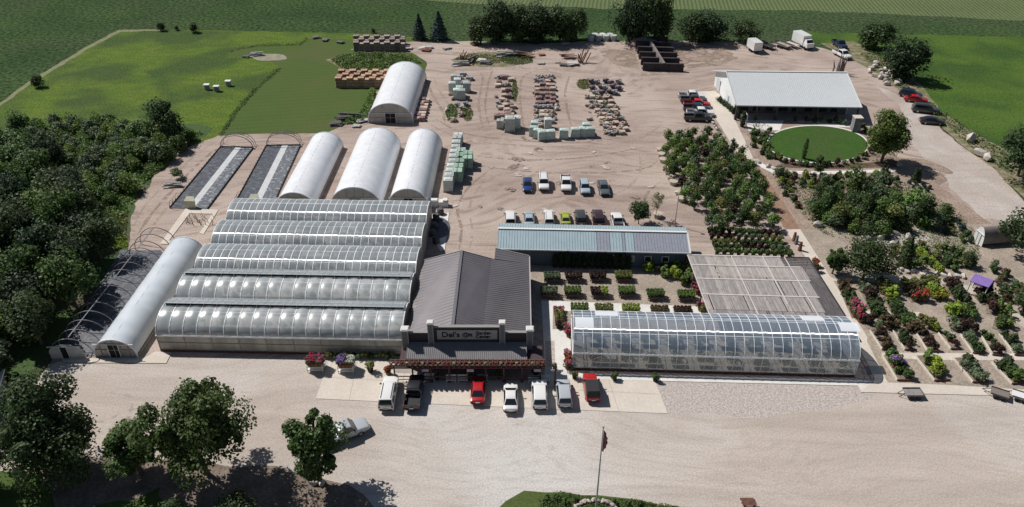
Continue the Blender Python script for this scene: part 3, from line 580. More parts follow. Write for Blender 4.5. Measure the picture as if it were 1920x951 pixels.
# ---- white film tunnels
def tunnel(frx, w, h, L, nb, label, zs=.5, m=None, endm=None, door=None, endout=None, axis=UY):
    ax = axis; xr = Vector((ax.y, -ax.x, 0)); O = P(*frx)-xr*w; T0 = fr(O, ax, xr)      # a runs back, b from left to right
    rt = thing('film_tunnel', label, 'tunnel', O+xr*w/2, 'white film tunnels')
    arch_skin(T0, L, w, zs, h, nb, 16, -.045, m or m_film, 'film_cover', rt, sub=4, seed=nb, smooth=80)
    arch_ribs(T0, L, w, zs, h-.06, nb, rt, m_steel, name='hoops', wd=.05, off=-.06, purl=(.5,), base=0, gut=False)
    mb = MB()
    for b in (0, w): mb.beam(T0(0, b, .15), T0(L, b, .15), .08, .3)
    mb.build('base_board', m_wood, rt)
    mb = MB(); beams(mb, [T0(-.05, b, z) for b, z in [(0, 0)]+prof(w, zs, h, 18)+[(w, 0)]], .14, .14); mb.build('end_trim', m_film, rt); mb = MB(); beams(mb, [T0(L+.05, b, z) for b, z in [(0, 0)]+prof(w, zs, h, 18)+[(w, 0)]], .14, .14); mb.build('end_trim', m_film, rt)
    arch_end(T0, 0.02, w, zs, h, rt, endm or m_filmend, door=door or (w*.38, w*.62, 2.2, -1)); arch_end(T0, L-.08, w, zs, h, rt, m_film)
    mb = MB()
    for k in range(1, 6): b = w*k/6; zz = zs+(h-zs)*math.sqrt(max(0, 1-(2*b/w-1)**2)); mb.beam(T0(-.04, b, 0), T0(-.04, b, zz), .07, .07)
    mb.beam(T0(-.04, w*.04, 1.2), T0(-.04, w*.96, 1.2), .07, .07); mb.build('end_studs', m_wood, rt)
    return rt
def tl(f, b): return (P(*b)-P(*f)).length
F1, B1 = (591, 393), (646, 277.5); tunnel(F1, 6.5, 3.3, tl(F1, B1), 18, 'slimmest white film tunnel, left one of the three behind the joined greenhouses')
F2, B2 = (716, 393), (751.5, 278); tunnel(F2, 8.6, 4.3, tl(F2, B2), 18, 'widest white film tunnel, middle one of the three behind the joined greenhouses')
F3, B3 = (805, 393), (825, 277); tunnel(F3, 6.9, 4.0, tl(F3, B3), 18, 'white film tunnel beside the green wrapped pallets, right one of the three')
F4, B4 = (775, 231), (792.5, 150); tunnel(F4, 9.4, 4.4, tl(F4, B4), 20, 'tall white film storage tunnel standing apart beside the pallet stacks', zs=.8)
F5 = (259, 670); tunnel(F5, 5.4, 2.9, 24.3, 14, 'long narrow white tunnel running back beside the joined greenhouses', door=(1.9, 3.3, 2.1, -1), m=mat('blue_white_film', (.70, .755, .80), (.62, .68, .73), sc=.4, coord='world', rough=.22, spec=.6, trans=.1))
# ---- bare hoop house at the left
O = P(99, 670); O2 = P(180, 669); w = (O2-O).length; xr = (O2-O).normalized(); T0 = fr(O, UY, xr); L = 27
rt = thing('hoop_house', 'bare pipe hoops over dark fabric at the wood edge, white end wall in front', 'hoop house', O, 'uncovered hoop houses')
for k in range(15):
    mb = MB(); a = L*k/14; beams(mb, [T0(a, 0, 0)]+[T0(a, b, z) for b, z in prof(w, .4, 3.0, 12)]+[T0(a, w, 0)], .09, .09); mb.build('hoop', mat('grey_pipe', (.22, .22, .24), rough=.4, metal=.3), rt)
mb = MB()
for b, z in ((w/2, 3.0),): mb.beam(T0(0, b, z), T0(L, b, z), .09, .09)
mb.build('ridge_pipe', MATS['grey_pipe'], rt)
arch_end(T0, -.3, w*.8, .9, 2.3, rt, mat('white_board', (.62, .62, .6), (.5, .5, .49), sc=1, coord='world'), door=(w*.28, w*.45, 2.0, -1))
# ---- two fabric beds with hoops at their ends
for fl_, f_r, b_l, b_r, lab in (((319, 391), (392.4, 392.7), (414, 276.6), (472, 276.6), 'outer'), ((438, 388), (508, 388), (500, 274), (563, 276.6), 'inner')):
    a, b, c, d = P(*fl_), P(*f_r), P(*b_l), P(*b_r); w = (b-a).length*.5+(d-c).length*.5; L = (c-a).length; ax = (c-a).normalized(); xr = Vector((ax.y, -ax.x, 0)); T0 = fr(a, ax, xr)
    rt = thing('hoop_house', ('leftmost' if lab == 'outer' else 'right-hand')+' of the two uncovered fabric beds left of the white tunnels', 'hoop house', a, 'uncovered hoop houses')
    for b0, b1, nm, mm in ((0, w*.46, 'fabric_strip', m_weedf), (w*.64, w, 'fabric_strip', mat('white_fabric', (.12, .13, .15), (.34, .36, .38), sc=1.6, coord='world', fine=(4, .4), fac=(.5, .7)) if True else m_weedf), (w*.46, w*.64, 'centre_walk', mat('pale_walk', (.55, .56, .57), (.48, .49, .5), sc=1, coord='world'))):
        mb = MB(); mb.hexa([T0(0, b0, .03), T0(0, b1, .03), T0(L, b1, .03), T0(L, b0, .03), T0(0, b0, .09 if nm != 'centre_walk' else .11), T0(0, b1, .09 if nm != 'centre_walk' else .11), T0(L, b1, .09 if nm != 'centre_walk' else .11), T0(L, b0, .09 if nm != 'centre_walk' else .11)]); mb.build(nm, mm, rt)
    mb = MB(); mb.beam(T0(0, -.06, .15), T0(L, -.06, .15), .08, .25); mb.beam(T0(0, w+.06, .15), T0(L, w+.06, .15), .08, .25); mb.beam(T0(L+.04, -.06, .15), T0(L+.04, w+.06, .15), .08, .25); mb.each('side_board', mat('black_board', (.04, .04, .045)), rt)
    mb = MB()
    for q in (L+1.6, L+.8, L, L-.1):
        mb = MB(); beams(mb, [T0(q, 0, 0)]+[T0(q, b, z) for b, z in prof(w, .3, 2.6, 10)]+[T0(q, w, 0)], .07, .07); mb.build('hoop', m_dsteel, rt)
    mb = MB()
    for t in (.25, .5, .75): bq, zq = w/2-w/2*math.cos(math.pi*t), .3+2.3*math.sin(math.pi*t); mb.beam(T0(L-.1, bq, zq), T0(L+1.6, bq, zq), .06, .06)
    mb.each('purlin', m_dsteel, rt)
    for q in (0, 1.2, 2.4):
        mb = MB(); beams(mb, [T0(q, 0, 0), T0(q, .1, 1.1), T0(q, .55, 1.7)], .06, .06); mb.build('hoop_stub', m_dsteel, rt)
    mb = MB()
    for k in range(int(L/1.2)): mb.beam(T0(k*1.2, -.03, 0), T0(k*1.2, -.03, .55), .06, .06); mb.beam(T0(k*1.2, w+.03, 0), T0(k*1.2, w+.03, .55), .06, .06)
    mb.each('pipe_stake', m_dsteel, rt)
    mb = MB(); mb.hexa([T0(0, w*.42, 0), T0(0, w*.7, 0), T0(.6, w*.66, 0), T0(.6, w*.46, 0), T0(0, w*.42, 1.5), T0(0, w*.7, 1.5), T0(.8, w*.66, 2.0), T0(.8, w*.46, 2.0)]); mb.build('end_panel', mat('yellowed_film', (.50, .50, .36), (.42, .42, .32), sc=1, coord='world', rough=.4), rt)
# ---- small shed-like arch house on the right
A = P(1840, 464); Bk = P(1823, 449.5); v = (Bk-A); w = v.length; v.normalize(); ax = Vector((v.y, -v.x, 0)); T0 = fr(A, ax, v)
rt = thing('storage_arch', 'small round-topped storage arch with white front and brown cover by the right road', 'shed', A)
arch_skin(T0, 7.5, w, .6, 3.0, 6, 12, .0, mat('brown_tarp', (.17, .15, .15), (.22, .2, .19), sc=1, coord='world', rough=.5), 'cover', rt)
arch_end(T0, -.05, w, .6, 3.0, rt, m_white, door=(w*.35, w*.65, 2.0, -1), doorm=mat('pale_door', (.6, .62, .63)))
# ---- roofed buildings
def slab(mb, p, th, m=0):      # p: 4 corners of the upper face, ccw from above
    q = [Vector(x) for x in p]; return mb.hexa([x-Vector((0, 0, th)) for x in q]+q, m)
def ribs(mb, p, n, w, h, m=0, along=0):   # seams on a roof slab, from edge p0p3 side to p1p2 side
    a, b, c, d = [Vector(x) for x in p]
    for k in range(n+1):
        t = k/n
        s, e = (a.lerp(b, t), d.lerp(c, t)) if along == 0 else (a.lerp(d, t), b.lerp(c, t))
        mb.beam(s+Vector((0, 0, h/2)), e+Vector((0, 0, h/2)), w, h, m)
m_roofL = mat('brown_roof', (.19, .176, .186), (.215, .20, .208), sc=.4, coord='world', rough=.46, spec=.6, metal=.45)
m_trimd = mat('dark_trim', (.05, .04, .045), (.07, .055, .06), sc=1, coord='world', rough=.6)
m_sidingg = mat('grey_siding', (.16, .165, .175), (.2, .205, .21), sc=1, coord='world', rough=.6)
m_glass = mat('dark_glass', (.02, .025, .03), rough=.06, spec=.8)
# store
yb, yf = 91.6, 73.2
rt = thing('store', 'grey-brown metal roofed garden store with sign parapet and long front canopy', 'store', (0, 74, 0))
RX0, RX1 = P(848.6, 610.4, 6.05), P(865.5, 470.4, 6.05)                     # ridge
yR1 = RX1.y
def at_y(px, py, z, y):                                                    # ground plan x of an edge at depth y
    v = P(px, py, z); return v.x*(y/v.y) if False else v.x
LF = Vector((P(757, 640, 3.4).x, yf, 3.3)); LB = Vector((P(794, 488.7, 3.3).x, P(794, 488.7, 3.3).y, 3.3))
RF = Vector((RX0.x, yf, 6.05)); RB = RX1
KF = Vector((P(905, 611, 4.6).x, yf, 4.7)); KB = Vector((P(922, 486, 4.5).x, yR1, 4.7))
EF = Vector((P(995, 626, 3.7).x, yf, 3.7)); EB = Vector((P(992, 478.5, 3.6).x, yR1+.2, 3.7))
K2 = Vector((P(929, 470, 4.6).x, yR1+2.6, 4.75)); E2 = Vector((EB.x, yR1+2.1, 3.75))
for p, n, al in (((LF, RF, RB, LB), 26, 1), ((RF, KF, KB, RB), 30, 1), ((KF, EF, EB, KB), 40, 1), ((KB+Vector((.4, 0, 0)), EB, E2, K2), 4, 1)):
    mb = MB(); slab(mb, p, .14); o = mb.build('roof', m_roofL, rt)
    mb = MB(); ribs(mb, p, n, .05, .035, along=al); mb.build('roof_seams', m_roofL, o)
mb = MB(); mb.beam(RF+UZ*.06, RB+UZ*.06, .4, .06); mb.build('ridge_cap', mat('ridge_metal', (.2, .19, .2), rough=.4, metal=.3), rt)
mb = MB(); mb.beam(EF+Vector((.05, 0, -.1)), E2+Vector((.05, 0, -.1)), .14, .2); mb.beam(LB, RB, .1, .22); mb.beam(RB, KB, .1, .22); mb.beam(K2, E2, .1, .22); mb.build('roof_trim', mat('pale_trim', (.42, .40, .39)), rt)
mb = MB(); x0, x1, xk = LF.x+.3, EF.x-.3, KF.x
mb.hexa([(x0, yf+.4, 0), (x1, yf+.4, 0), (x1, yf+.6, 0), (x0, yf+.6, 0), (x0, yf+.4, 3.1), (x1, yf+.4, 3.1), (x1, yf+.6, 3.1), (x0, yf+.6, 3.1)])
mb.hexa([(x1-.2, yf+.6, 0), (x1, yf+.6, 0), (x1, yR1+2, 0), (x1-.2, yR1+2, 0), (x1-.2, yf+.6, 3.5), (x1, yf+.6, 3.5), (x1, yR1+2, 3.5), (x1-.2, yR1+2, 3.5)])
bl = P(796, 489, 3.3).x
mb.hexa([(bl+.3, yR1-.4, 0), (x1-.2, yR1-.4, 0), (x1-.2, yR1-.2, 0), (bl+.3, yR1-.2, 0), (bl+.3, yR1-.4, 3.1), (x1-.2, yR1-.4, 3.1), (x1-.2, yR1-.2, 3.1), (bl+.3, yR1-.2, 3.1)])
mb.build('wall', mat('dark_wall', (.07, .055, .055), (.1, .08, .08), sc=1, coord='world'), rt)
# parapet, pillars and sign
yp = yf-.05
def X(px, py, z=0): return P(px, py, z).x
pil = [(X(759, 640, 4.5), 5.75, .75), (X(809, 620, 5), 6.75, .62), (X(942, 622, 5), 6.75, .62), (X(993.5, 640, 4.5), 5.75, .72)]
mb = MB()
for x, y0, z0, y1, z1 in ((pil[0][0], yp, 3.2, yp+.3, 5.15), (pil[2][0], yp, 3.2, yp+.3, 5.15)):
    xe = pil[1][0] if x == pil[0][0] else pil[3][0]
    mb.hexa([(x, y0, z0), (xe, y0, z0), (xe, y1, z0), (x, y1, z0), (x, y0, z1), (xe, y0, z1), (xe, y1, z1), (x, y1, z1)])
xa, xb = pil[1][0], pil[2][0]
mb.hexa([(xa, yp-.05, 3.5), (xb, yp-.05, 3.5), (xb, yp+.3, 3.5), (xa, yp+.3, 3.5), (xa, yp-.05, 6.05), (xb, yp-.05, 6.05), (xb, yp+.3, 6.05), (xa, yp+.3, 6.05)])
mb.build('parapet', m_trimd, rt)
mb = MB(); mb.box(((xa+xb)/2, yp+.12, 6.1), (xb-xa, .5, .09)); mb.box(((pil[0][0]+pil[1][0])/2, yp+.15, 5.19), (xa-pil[0][0], .45, .08)); mb.box(((pil[2][0]+pil[3][0])/2, yp+.15, 5.19), (pil[3][0]-xb, .45, .08)); mb.build('coping', mat('grey_coping', (.27, .265, .26), rough=.5), rt)
for x, h, w in pil:
    mb = MB(); mb.box((x, yp-.05, h/2+.1 if h < 6 else 5.1), (w, w, h-.1 if h < 6 else 3.2)); o = mb.build('pillar', m_sidingg, rt)
    mb = MB()
    for s in (-1, 1): mb.box((x+s*w*.5, yp-.05-w*.5, (h+3.5)/2), (.09, .09, h-3.6))
    mb.build('corner_board', mat('light_board', (.38, .38, .37)), o)
    mb = MB(); mb.box((x, yp-.05, h+.08), (w*1.35, w*1.35, .16)); mb.box((x, yp-.05, h+.2), (w*1.1, w*1.1, .1)); mb.build('cap', mat('white_cap', (.62, .62, .6)), o)
mb = MB(); sx0, sx1 = xa+.75, xb-.62; mb.box(((sx0+sx1)/2, yp-.10, 4.95), (sx1-sx0, .08, 1.42)); sg = mb.build('sign_board', mat('sign_grey', (.36, .35, .34), (.40, .39, .38), sc=2, coord='world'), rt)
m_let = mat('sign_letters', (.018, .016, .018), rough=.5)
def text(body, x, z, size, par, y=None, ext=.03, m=None, name='lettering'):
    cu = bpy.data.curves.new('t', 'FONT'); cu.body = body; cu.size = size; cu.extrude = ext; cu.offset = .012; o = bpy.data.objects.new('t', cu); COL.objects.link(o)
    bpy.context.view_layer.update(); me = bpy.data.meshes.new_from_object(o.evaluated_get(bpy.context.evaluated_depsgraph_get())); bpy.data.objects.remove(o)
    me.transform(Matrix.Translation((x, y if y is not None else yp-.17, z)) @ Matrix.Rotation(rad(90), 4, 'X')); me.name = name
    me.materials.clear(); me.materials.append(m or m_let)
    q = bpy.data.objects.new(name, me); COL.objects.link(q); q.parent = par; q.location = (0, 0, 0)
    return q
text("Del's", sx0+.55, 4.62, 1.12, sg); text("Gift", sx0+3.25, 4.70, .72, sg); text("Garden", sx0+4.75, 5.03, .64, sg); text("Center", sx0+4.75, 4.47, .64, sg)
mb = MB(); beams(mb, [(sx0+3.52+.38*math.cos(t), yp-.16, 4.92+.40*math.sin(t)) for t in [k*math.pi/12 for k in range(25)]], .04, .05); mb.build('emblem_ring', m_let, sg); 
for o in list(bpy.data.objects):
    if o.parent == sg: o.location = (0, 0, 0)
# canopy
cw = [(X(765, 641, 3.75), yp-.1, 3.75), (X(987, 655, 3.6), yp-.1, 3.75)]
c0 = Vector((cw[0][0], yp-.1, 3.8)); c1 = Vector((cw[1][0], yp-.1, 3.8)); d0 = Vector((cw[0][0]-.05, yp-2.3, 2.95)); d1 = Vector((cw[1][0]+.05, yp-2.45, 2.95))
mb = MB(); slab(mb, (d0, d1, c1, c0), .1); cp = mb.build('canopy', mat('canopy_metal', (.20, .19, .195), (.235, .225, .23), sc=.8, coord='world', rough=.5), rt)
mb = MB(); ribs(mb, (d0, d1, c1, c0), 62, .05, .05); mb.build('canopy_seams', MATS['canopy_metal'], cp)
e0, e1 = X(729, 683, 2.8), X(1023, 686, 2.8); ye = yp-3.35
mb = MB(); slab(mb, [Vector(q) for q in ((e0+1.2, ye+.05, 2.66), (e1-.3, ye+.05, 2.66), (e1-.3, yp+.3, 2.80), (e0+1.2, yp+.3, 2.80))], .06); mb.build('porch_roof', mat('porch_metal', (.07, .045, .05), rough=.7), rt)
mb = MB()
for y, z in ((ye, 2.75), (ye+.55, 2.8), (yp-2.5, 2.85)): mb.beam((e0, y, z), (e1, y, z), .14, .22)
for k in range(34): x = e0+.2+(e1-e0-.4)*k/33; mb.beam((x, ye-.25, 2.9), (x, yp-2.3, 2.95), .07, .12)
mb.build('pergola_beams', m_bwood, rt)
mb = MB(); mb.beam((e0+.1, ye-.16, 2.55), (e1-.1, ye-.16, 2.55), .12, .16); mb.build('gutter', mat('maroon', (.10, .03, .04)), rt)
for k in range(9):
    x = e0+.6+(e1-e0-1.2)*k/8; mb = MB(); mb.box((x, ye+.1, 1.32), (.17, .17, 2.64)); mb.box((x, ye+.1, .12), (.34, .34, .24)); mb.build('post', m_bwood, rt)
mb = MB(); mb.beam((e0+.6, ye+.1, .95), (e1-.6, ye+.1, .95), .09, .1); mb.beam((e0+.6, ye+.1, .45), (e1-.6, ye+.1, .45), .07, .08); mb.build('railing', m_bwood, rt)
m_ban = mat('banner', (.42, .40, .44), rough=.7)
for x in (X(798, 678), X(882, 680), X(1008, 688)): mb = MB(); mb.box((x*.955, ye-.28, 2.25), (.85, .04, .4)); mb.build('hanging_sign', m_ban, rt)
mb = MB()
for k in range(7): x = x0+1+k*2.4; mb.box((x, yf+.37, 1.25), (1.4, .05, 1.3))
mb.each('window', m_glass, rt)
# a shed with pale blue ribbed roof
rt = thing('long_shed', 'long shed with pale blue ribbed metal roof, dark panels at its right half', 'shed', P(1110, 500))
a, b, c, d = P(932.5, 467.5, 3.1), P(1294, 475.5, 3.1), P(1288, 436, 4.5), P(934.5, 428.5, 4.5); bk0, bk1 = P(937, 418.5, 3.5), P(1285, 426.5, 3.5)
m_br = mat('blue_roof', (.40, .50, .54), (.36, .46, .50), sc=1, coord='world', rough=.4, metal=.2); m_gr = mat('translucent_roof', (.26, .28, .33), (.30, .32, .37), sc=2, coord='world', rough=.4)
cuts = [0, .52, .588, .653, .668, .715, 1]; mm_ = [m_br, m_gr, m_br, m_gr, m_br, m_gr]
for i in range(6):
    q = [a.lerp(b, cuts[i]), a.lerp(b, cuts[i+1]), d.lerp(c, cuts[i+1]), d.lerp(c, cuts[i])]; mb = MB(); slab(mb, q, .1); n = max(1, int(70*(cuts[i+1]-cuts[i]))); ribs(mb, q, n, .07, .05); mb.build('roof_panel', mm_[i], rt)
mb = MB(); slab(mb, (d, c, bk1, bk0), .1); ribs(mb, (d, c, bk1, bk0), 70, .07, .05); mb.build('roof_panel', m_br, rt)
mb = MB(); mb.beam(d+UZ*.07, c+UZ*.07, .4, .08); mb.beam(b+Vector((.05, 0, 0)), c+Vector((.05, 0, 0)), .22, .2); mb.beam(a, b, .08, .18); mb.build('trim', m_white, rt)
mb = MB(); ax = (b-a).normalized()
def wallq(p, q, h, m_, nm='wall', par=None, th=.15, z=0):
    p = Vector(p); q = Vector(q); n = Vector((-(q-p).y, (q-p).x, 0)).normalized()*th; mb = MB()
    mb.hexa([(p.x, p.y, z), (q.x, q.y, z), (q.x+n.x, q.y+n.y, z), (p.x+n.x, p.y+n.y, z), (p.x, p.y, h), (q.x, q.y, h), (q.x+n.x, q.y+n.y, h), (p.x+n.x, p.y+n.y, h)]); return mb.build(nm, m_, par)
m_bluew = mat('blue_wall', (.07, .10, .13), (.09, .12, .15), sc=1, coord='world')
wallq(a+ax*.5+Vector((0, .5, 0)), b-ax*.5+Vector((0, .5, 0)), 2.95, m_bluew, par=rt); wallq(bk0+ax*.5-Vector((0, .5, 0)), bk1-ax*.5-Vector((0, .5, 0)), 3.2, m_bluew, par=rt)
wallq(b-ax*.5+Vector((0, .65, 0)), bk1-ax*.5-Vector((0, .6, 0)), 2.95, m_bluew, par=rt); wallq(a+ax*.5+Vector((0, .65, 0)), bk0+ax*.5-Vector((0, .6, 0)), 2.95, m_bluew, par=rt)
for t in (.62, .70, .79, .88):
    p = a.lerp(b, t); mb = MB(); mb.box((p.x, p.y+.45, 1.7), (1.0, .06, .9), GANG*0); o = mb.build('window', m_glass, rt); mb = MB()
    for s in (-.5, .5): mb.box((p.x+s, p.y+.41, 1.7), (.08, .06, 1.0)); mb.box((p.x, p.y+.41, 1.7+s*.95), (1.08, .06, .08))
    mb.build('frame', m_white, o)
# small white pier at the shed's left end
# far building
rt = thing('event_hall', 'long white building with plain light grey metal roof by the oval lawn', 'building', P(1500, 215))
a, b, c, d = P(1380.5, 198, 3.4), P(1616.5, 202, 3.4), P(1588, 136, 6.6), P(1361.5, 133.8, 6.6)
m_grr = mat('grey_roof', (.60, .63, .64), (.57, .60, .61), sc=.1, coord='world', rough=.5, metal=.1)
mb = MB(); slab(mb, (a, b, c, d), .15); ribs(mb, (a, b, c, d), 60, .05, .03); mb.build('roof', m_grr, rt)
rw = (c-d); half = Vector((d.x, d.y, 0))-Vector((a.x, a.y, 0)); bd0 = Vector((d.x, d.y, 6.6)); bb0 = bd0+Vector((-.6, 9.5, -3.2)); bb1 = c+Vector((-.6, 9.5, -3.2))
mb = MB(); slab(mb, (d, c, bb1, bb0), .15); mb.build('roof', m_grr, rt)
mb = MB(); mb.beam(d+UZ*.06, c+UZ*.06, .5, .07); mb.beam(a, b, .1, .2); mb.beam(a, d, .12, .22); mb.beam(b, c, .12, .22); mb.build('trim', mat('hall_trim', (.55, .57, .57)), rt)
inx = (b-a).normalized(); up = (d-a); up.z = 0; upn = up.normalized()
A0 = a+inx*.9+upn*4.2; B0 = b-inx*1.2+upn*4.2; A1 = bb0+inx*.9-upn*.6; B1 = bb1-inx*1.2-upn*.6; R0 = d+inx*.9; R1 = c-inx*1.2
hs = lambda p: 3.4+3.2*min(1, (Vector((p.x, p.y, 0))-Vector((a.x, a.y, 0))).dot(upn)/up.length)-.2
mb = MB()
for (p, r, q) in ((A0, R0, A1), (B0, R1, B1)):
    mb.add([(p.x, p.y, 0), (q.x, q.y, 0), (q.x, q.y, 3.2), (r.x, r.y, 6.4), (p.x, p.y, hs(p)), (p.x+.2, p.y, 0), (q.x+.2, q.y, 0), (q.x+.2, q.y, 3.2), (r.x+.2, r.y, 6.4), (p.x+.2, p.y, hs(p))], [(0, 1, 2, 3, 4), (9, 8, 7, 6, 5), (0, 5, 6, 1), (1, 6, 7, 2), (2, 7, 8, 3), (3, 8, 9, 4), (4, 9, 5, 0)])
mb.each('gable_wall', mat('white_metal_siding', (.74, .77, .78), (.7, .73, .74), sc=1, coord='world', rough=.5), rt)
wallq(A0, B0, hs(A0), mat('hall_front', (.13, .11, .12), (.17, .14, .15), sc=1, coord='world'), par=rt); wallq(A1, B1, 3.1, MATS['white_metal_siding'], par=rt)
for k in range(8):
    p = A0.lerp(B0, (k+.7)/8.6); mb = MB(); mb.box((p.x, p.y-.04, 1.5), (1.5 if k % 3 else 2.2, .06, 1.7)); mb.build('window', m_glass, rt)
for k in range(7):
    p = (a+inx*.4+upn*.5).lerp(b-inx*.4+upn*.5, k/6); mb = MB(); mb.box((p.x, p.y, 1.65), (.3, .3, 3.3)); mb.box((p.x, p.y, .5), (.5, .5, 1.0)); mb.build('porch_post', m_trimd, rt)  # posts coloured near-black to imitate the deep shade under the porch
q = A0.lerp(A1, .78); mb = MB(); mb.beam((q.x-.06, q.y-1, 1.4), (q.x-.06, q.y+2.2, 1.4), .06, 2.8); mb.build('side_door', mat('grey_door', (.5, .53, .54)), rt)
q = A0.lerp(A1, .30); mb = MB(); mb.beam((q.x-.06, q.y-.5, 1.05), (q.x-.06, q.y+.5, 1.05), .06, 2.1); mb.build('side_door', MATS['grey_door'], rt)
# lath house
L0, L1, L2, L3 = P(1330, 590.5, 2.9), P(1589, 599, 2.9), P(1516, 483.5, 2.9), P(1289, 478.5, 2.9)
rt = thing('lath_house', 'low flat-roofed shade structure of grey wooden laths behind the clear greenhouse', 'shade house', Vector((L0.x, L0.y, 0)))
def LQ(u, v): return L0.lerp(L1, u).lerp(L3.lerp(L2, u), v)
m_lath = mat('weathered_lath', (.30, .275, .265), (.42, .395, .38), sc=1.4, coord='world', rough=.85, stretch=(5, .7, 1), island=.22); m_lathb = mat('grey_lath', (.26, .24, .25), (.33, .31, .31), sc=1.4, coord='world', rough=.85, island=.2)
vv = [0, .085, .32, .58, .82, 1]; rr = random.Random(3)
for i in range(5):
    mb = MB(); u1 = (.85, .87, .885, .90, .76)[i]
    n = 132
    for k in range(n):
        u = k/n
        if u > u1: break
        if rr.random() < .03: continue
        j = rr.uniform(-.02, .02); mb.beam(LQ(u+.002, vv[i]+.003)+UZ*(.02+j*.5), LQ(u+.002, vv[i+1]-.003)+UZ*(.02+j*.5), .098, .02)
    mb.build('lath_panel', m_lathb if i == 0 else m_lath, rt)
mb = MB(); slab(mb, (LQ(.81, 0), LQ(1, 0), LQ(1, 1), LQ(.76, 1)), .01); mb.build('shade_cloth', mat('shade_cloth', (.11, .10, .105), (.17, .16, .165), sc=1.2, coord='world', alpha=.62, stretch=(3, .6, 1)), rt)
mb = MB()
for v in (0, .32, .58, .82, 1): mb.beam(LQ(0, v)+UZ*.06, LQ(.89 if v < 1 else .77, v)+UZ*.06, .22, .06); mb.beam(LQ(0, v)-UZ*.12, LQ(1, v)-UZ*.12, .08, .2)
for u, s in ((0, 0), (.36, 0), (.62, .2), (.8, 0)): mb.beam(LQ(u, s)+UZ*.06, LQ(u, 1)+UZ*.06, .14, .05)
mb.build('white_batten', mat('pale_batten', (.60, .56, .54), (.5, .46, .44), sc=1, coord='world'), rt)
mb = MB(); mb.beam(LQ(1, 0), LQ(1, 1), .14, .2); mb.beam(LQ(0, 0)-UZ*.05, LQ(1, 0)-UZ*.05, .14, .2); mb.beam(LQ(.75, 1), LQ(1, 1), .12, .16)
for k in range(6): mb.beam(LQ(.76, 1-k*.03), LQ(1, 1-k*.03), .05, .06)
mb.build('edge_beam', mat('black_timber', (.03, .028, .032)), rt)
for u in (0, .25, .5, .75, 1):
    for v in (0, .33, .67, 1): p = LQ(u, v); mb = MB(); mb.box((p.x, p.y, 1.4), (.14, .14, 2.8)); mb.build('post', m_bwood, rt)
# purple pavilion
q = [P(1854, 539, 2.3), P(1866.5, 527, 2.3), P(1831, 514, 2.3), P(1818.5, 527, 2.3)]; q = [q[3], q[0], q[1], q[2]]
cc = sum((Vector((x.x, x.y, 0)) for x in q), Vector())/4; rt = thing('garden_pavilion', 'small pavilion with purple ridged roof and white posts among the shrub beds', 'pavilion', cc)
m_pur = mat('purple_roof', (.22, .14, .40), (.26, .17, .45), sc=1, coord='world', rough=.5)
r0, r1 = (q[0]+q[3])/2+UZ*.7, (q[1]+q[2])/2+UZ*.7; mb = MB(); slab(mb, (q[0], q[1], r1, r0), .08); slab(mb, (r0, r1, q[2], q[3]), .08); mb.add([q[0], q[3], r0], [(0, 1, 2)]); mb.add([q[1], q[2], r1], [(0, 1, 2)]); mb.build('roof', m_pur, rt)
for x in q:
    p = x.lerp(Vector((cc.x, cc.y, 2.3)), .1); mb = MB(); mb.box((p.x, p.y, 1.15), (.13, .13, 2.3)); mb.build('post', m_white, rt)
mb = MB(); 
for s in range(3):
    if s == 0: continue
    mb.beam(q[s].lerp(cc, .1)*1+UZ*(.9-q[s].lerp(cc, .1).z), q[(s+1) % 4].lerp(cc, .1)+UZ*(.9-q[(s+1) % 4].lerp(cc, .1).z), .08, .5)
mb.build('side_panel', m_pur, rt)
# corner of a white-roofed shed at the frame's left edge
p = P(-25, 775); rt = thing('small_shed', 'corner of a white-roofed shed at the left edge of the grass', 'shed', p)
mb = MB(); mb.box((p.x-1, p.y+1, 1.1), (4.5, 6, 2.2), .35); mb.build('wall', m_sidingg, rt)
mb = MB(); mb.box((p.x-1, p.y+1, 2.35), (5, 6.6, .25), .35); mb.build('roof', m_white, rt)
# concrete block bins
b0, b1, b2, b3 = P(1205, 133), P(1281, 135), P(1252, 84), P(1188, 82)
rt = thing('material_bins', 'dark open storage bins built of black blocks in two back-to-back rows', 'bins', (b0+b2)/2)
m_blk = mat('black_block', (.035, .03, .035), (.06, .052, .055), sc=1, coord='world', rough=.9)
for i in range(6):
    v = i/5; p, q = b0.lerp(b3, v), b1.lerp(b2, v); q = p.lerp(q, 1.0-.02*(i % 2)); ext = .9
    wallq(p.lerp(q, 0), q, 1.9, m_blk, nm='bin_wall', par=rt, th=.7)
mid0, mid1 = b0.lerp(b1, .48), b3.lerp(b2, .36); o = wallq(mid1, mid0, 2.1, mat('grey_block', (.22, .2, .19), (.16, .14, .14), sc=1, coord='world'), nm='spine_wall', par=rt, th=.6)
rr = random.Random(8)
for i in range(5):
    for s in (.24, .72):
        p = b0.lerp(b3, (i+.5)/5).lerp(b1.lerp(b2, (i+.5)/5), s); mb = MB(); mb.rock((p.x, p.y, .1), 2.6, i*2+int(s*10), (1.1, .8, .42), rough=.12)
        if (i, s) == (4, .24): mb.rock((p.x, p.y+1, .3), 3.5, 5, (1.1, .8, .6), rough=.1)
        tag(mb.build('bulk_heap', mat(['mulch_heap', 'pink_gravel_heap', 'dark_soil_heap'][i % 3], [(.07, .045, .04), (.28, .2, .18), (.045, .035, .035)][i % 3], [(.12, .08, .06), (.34, .26, .23), (.07, .05, .05)][i % 3], sc=2, coord='world', rough=.95, fine=(4, .4)), smooth=60), 'heap of '+['brown mulch', 'pinkish gravel', 'black soil'][i % 3]+' in one of the black block bins, '+('left' if s < .5 else 'right')+' row', 'heap', 'heaps in the block bins ('+['mulch', 'gravel', 'soil'][i % 3]+('left' if s < .5 else 'right')+')')
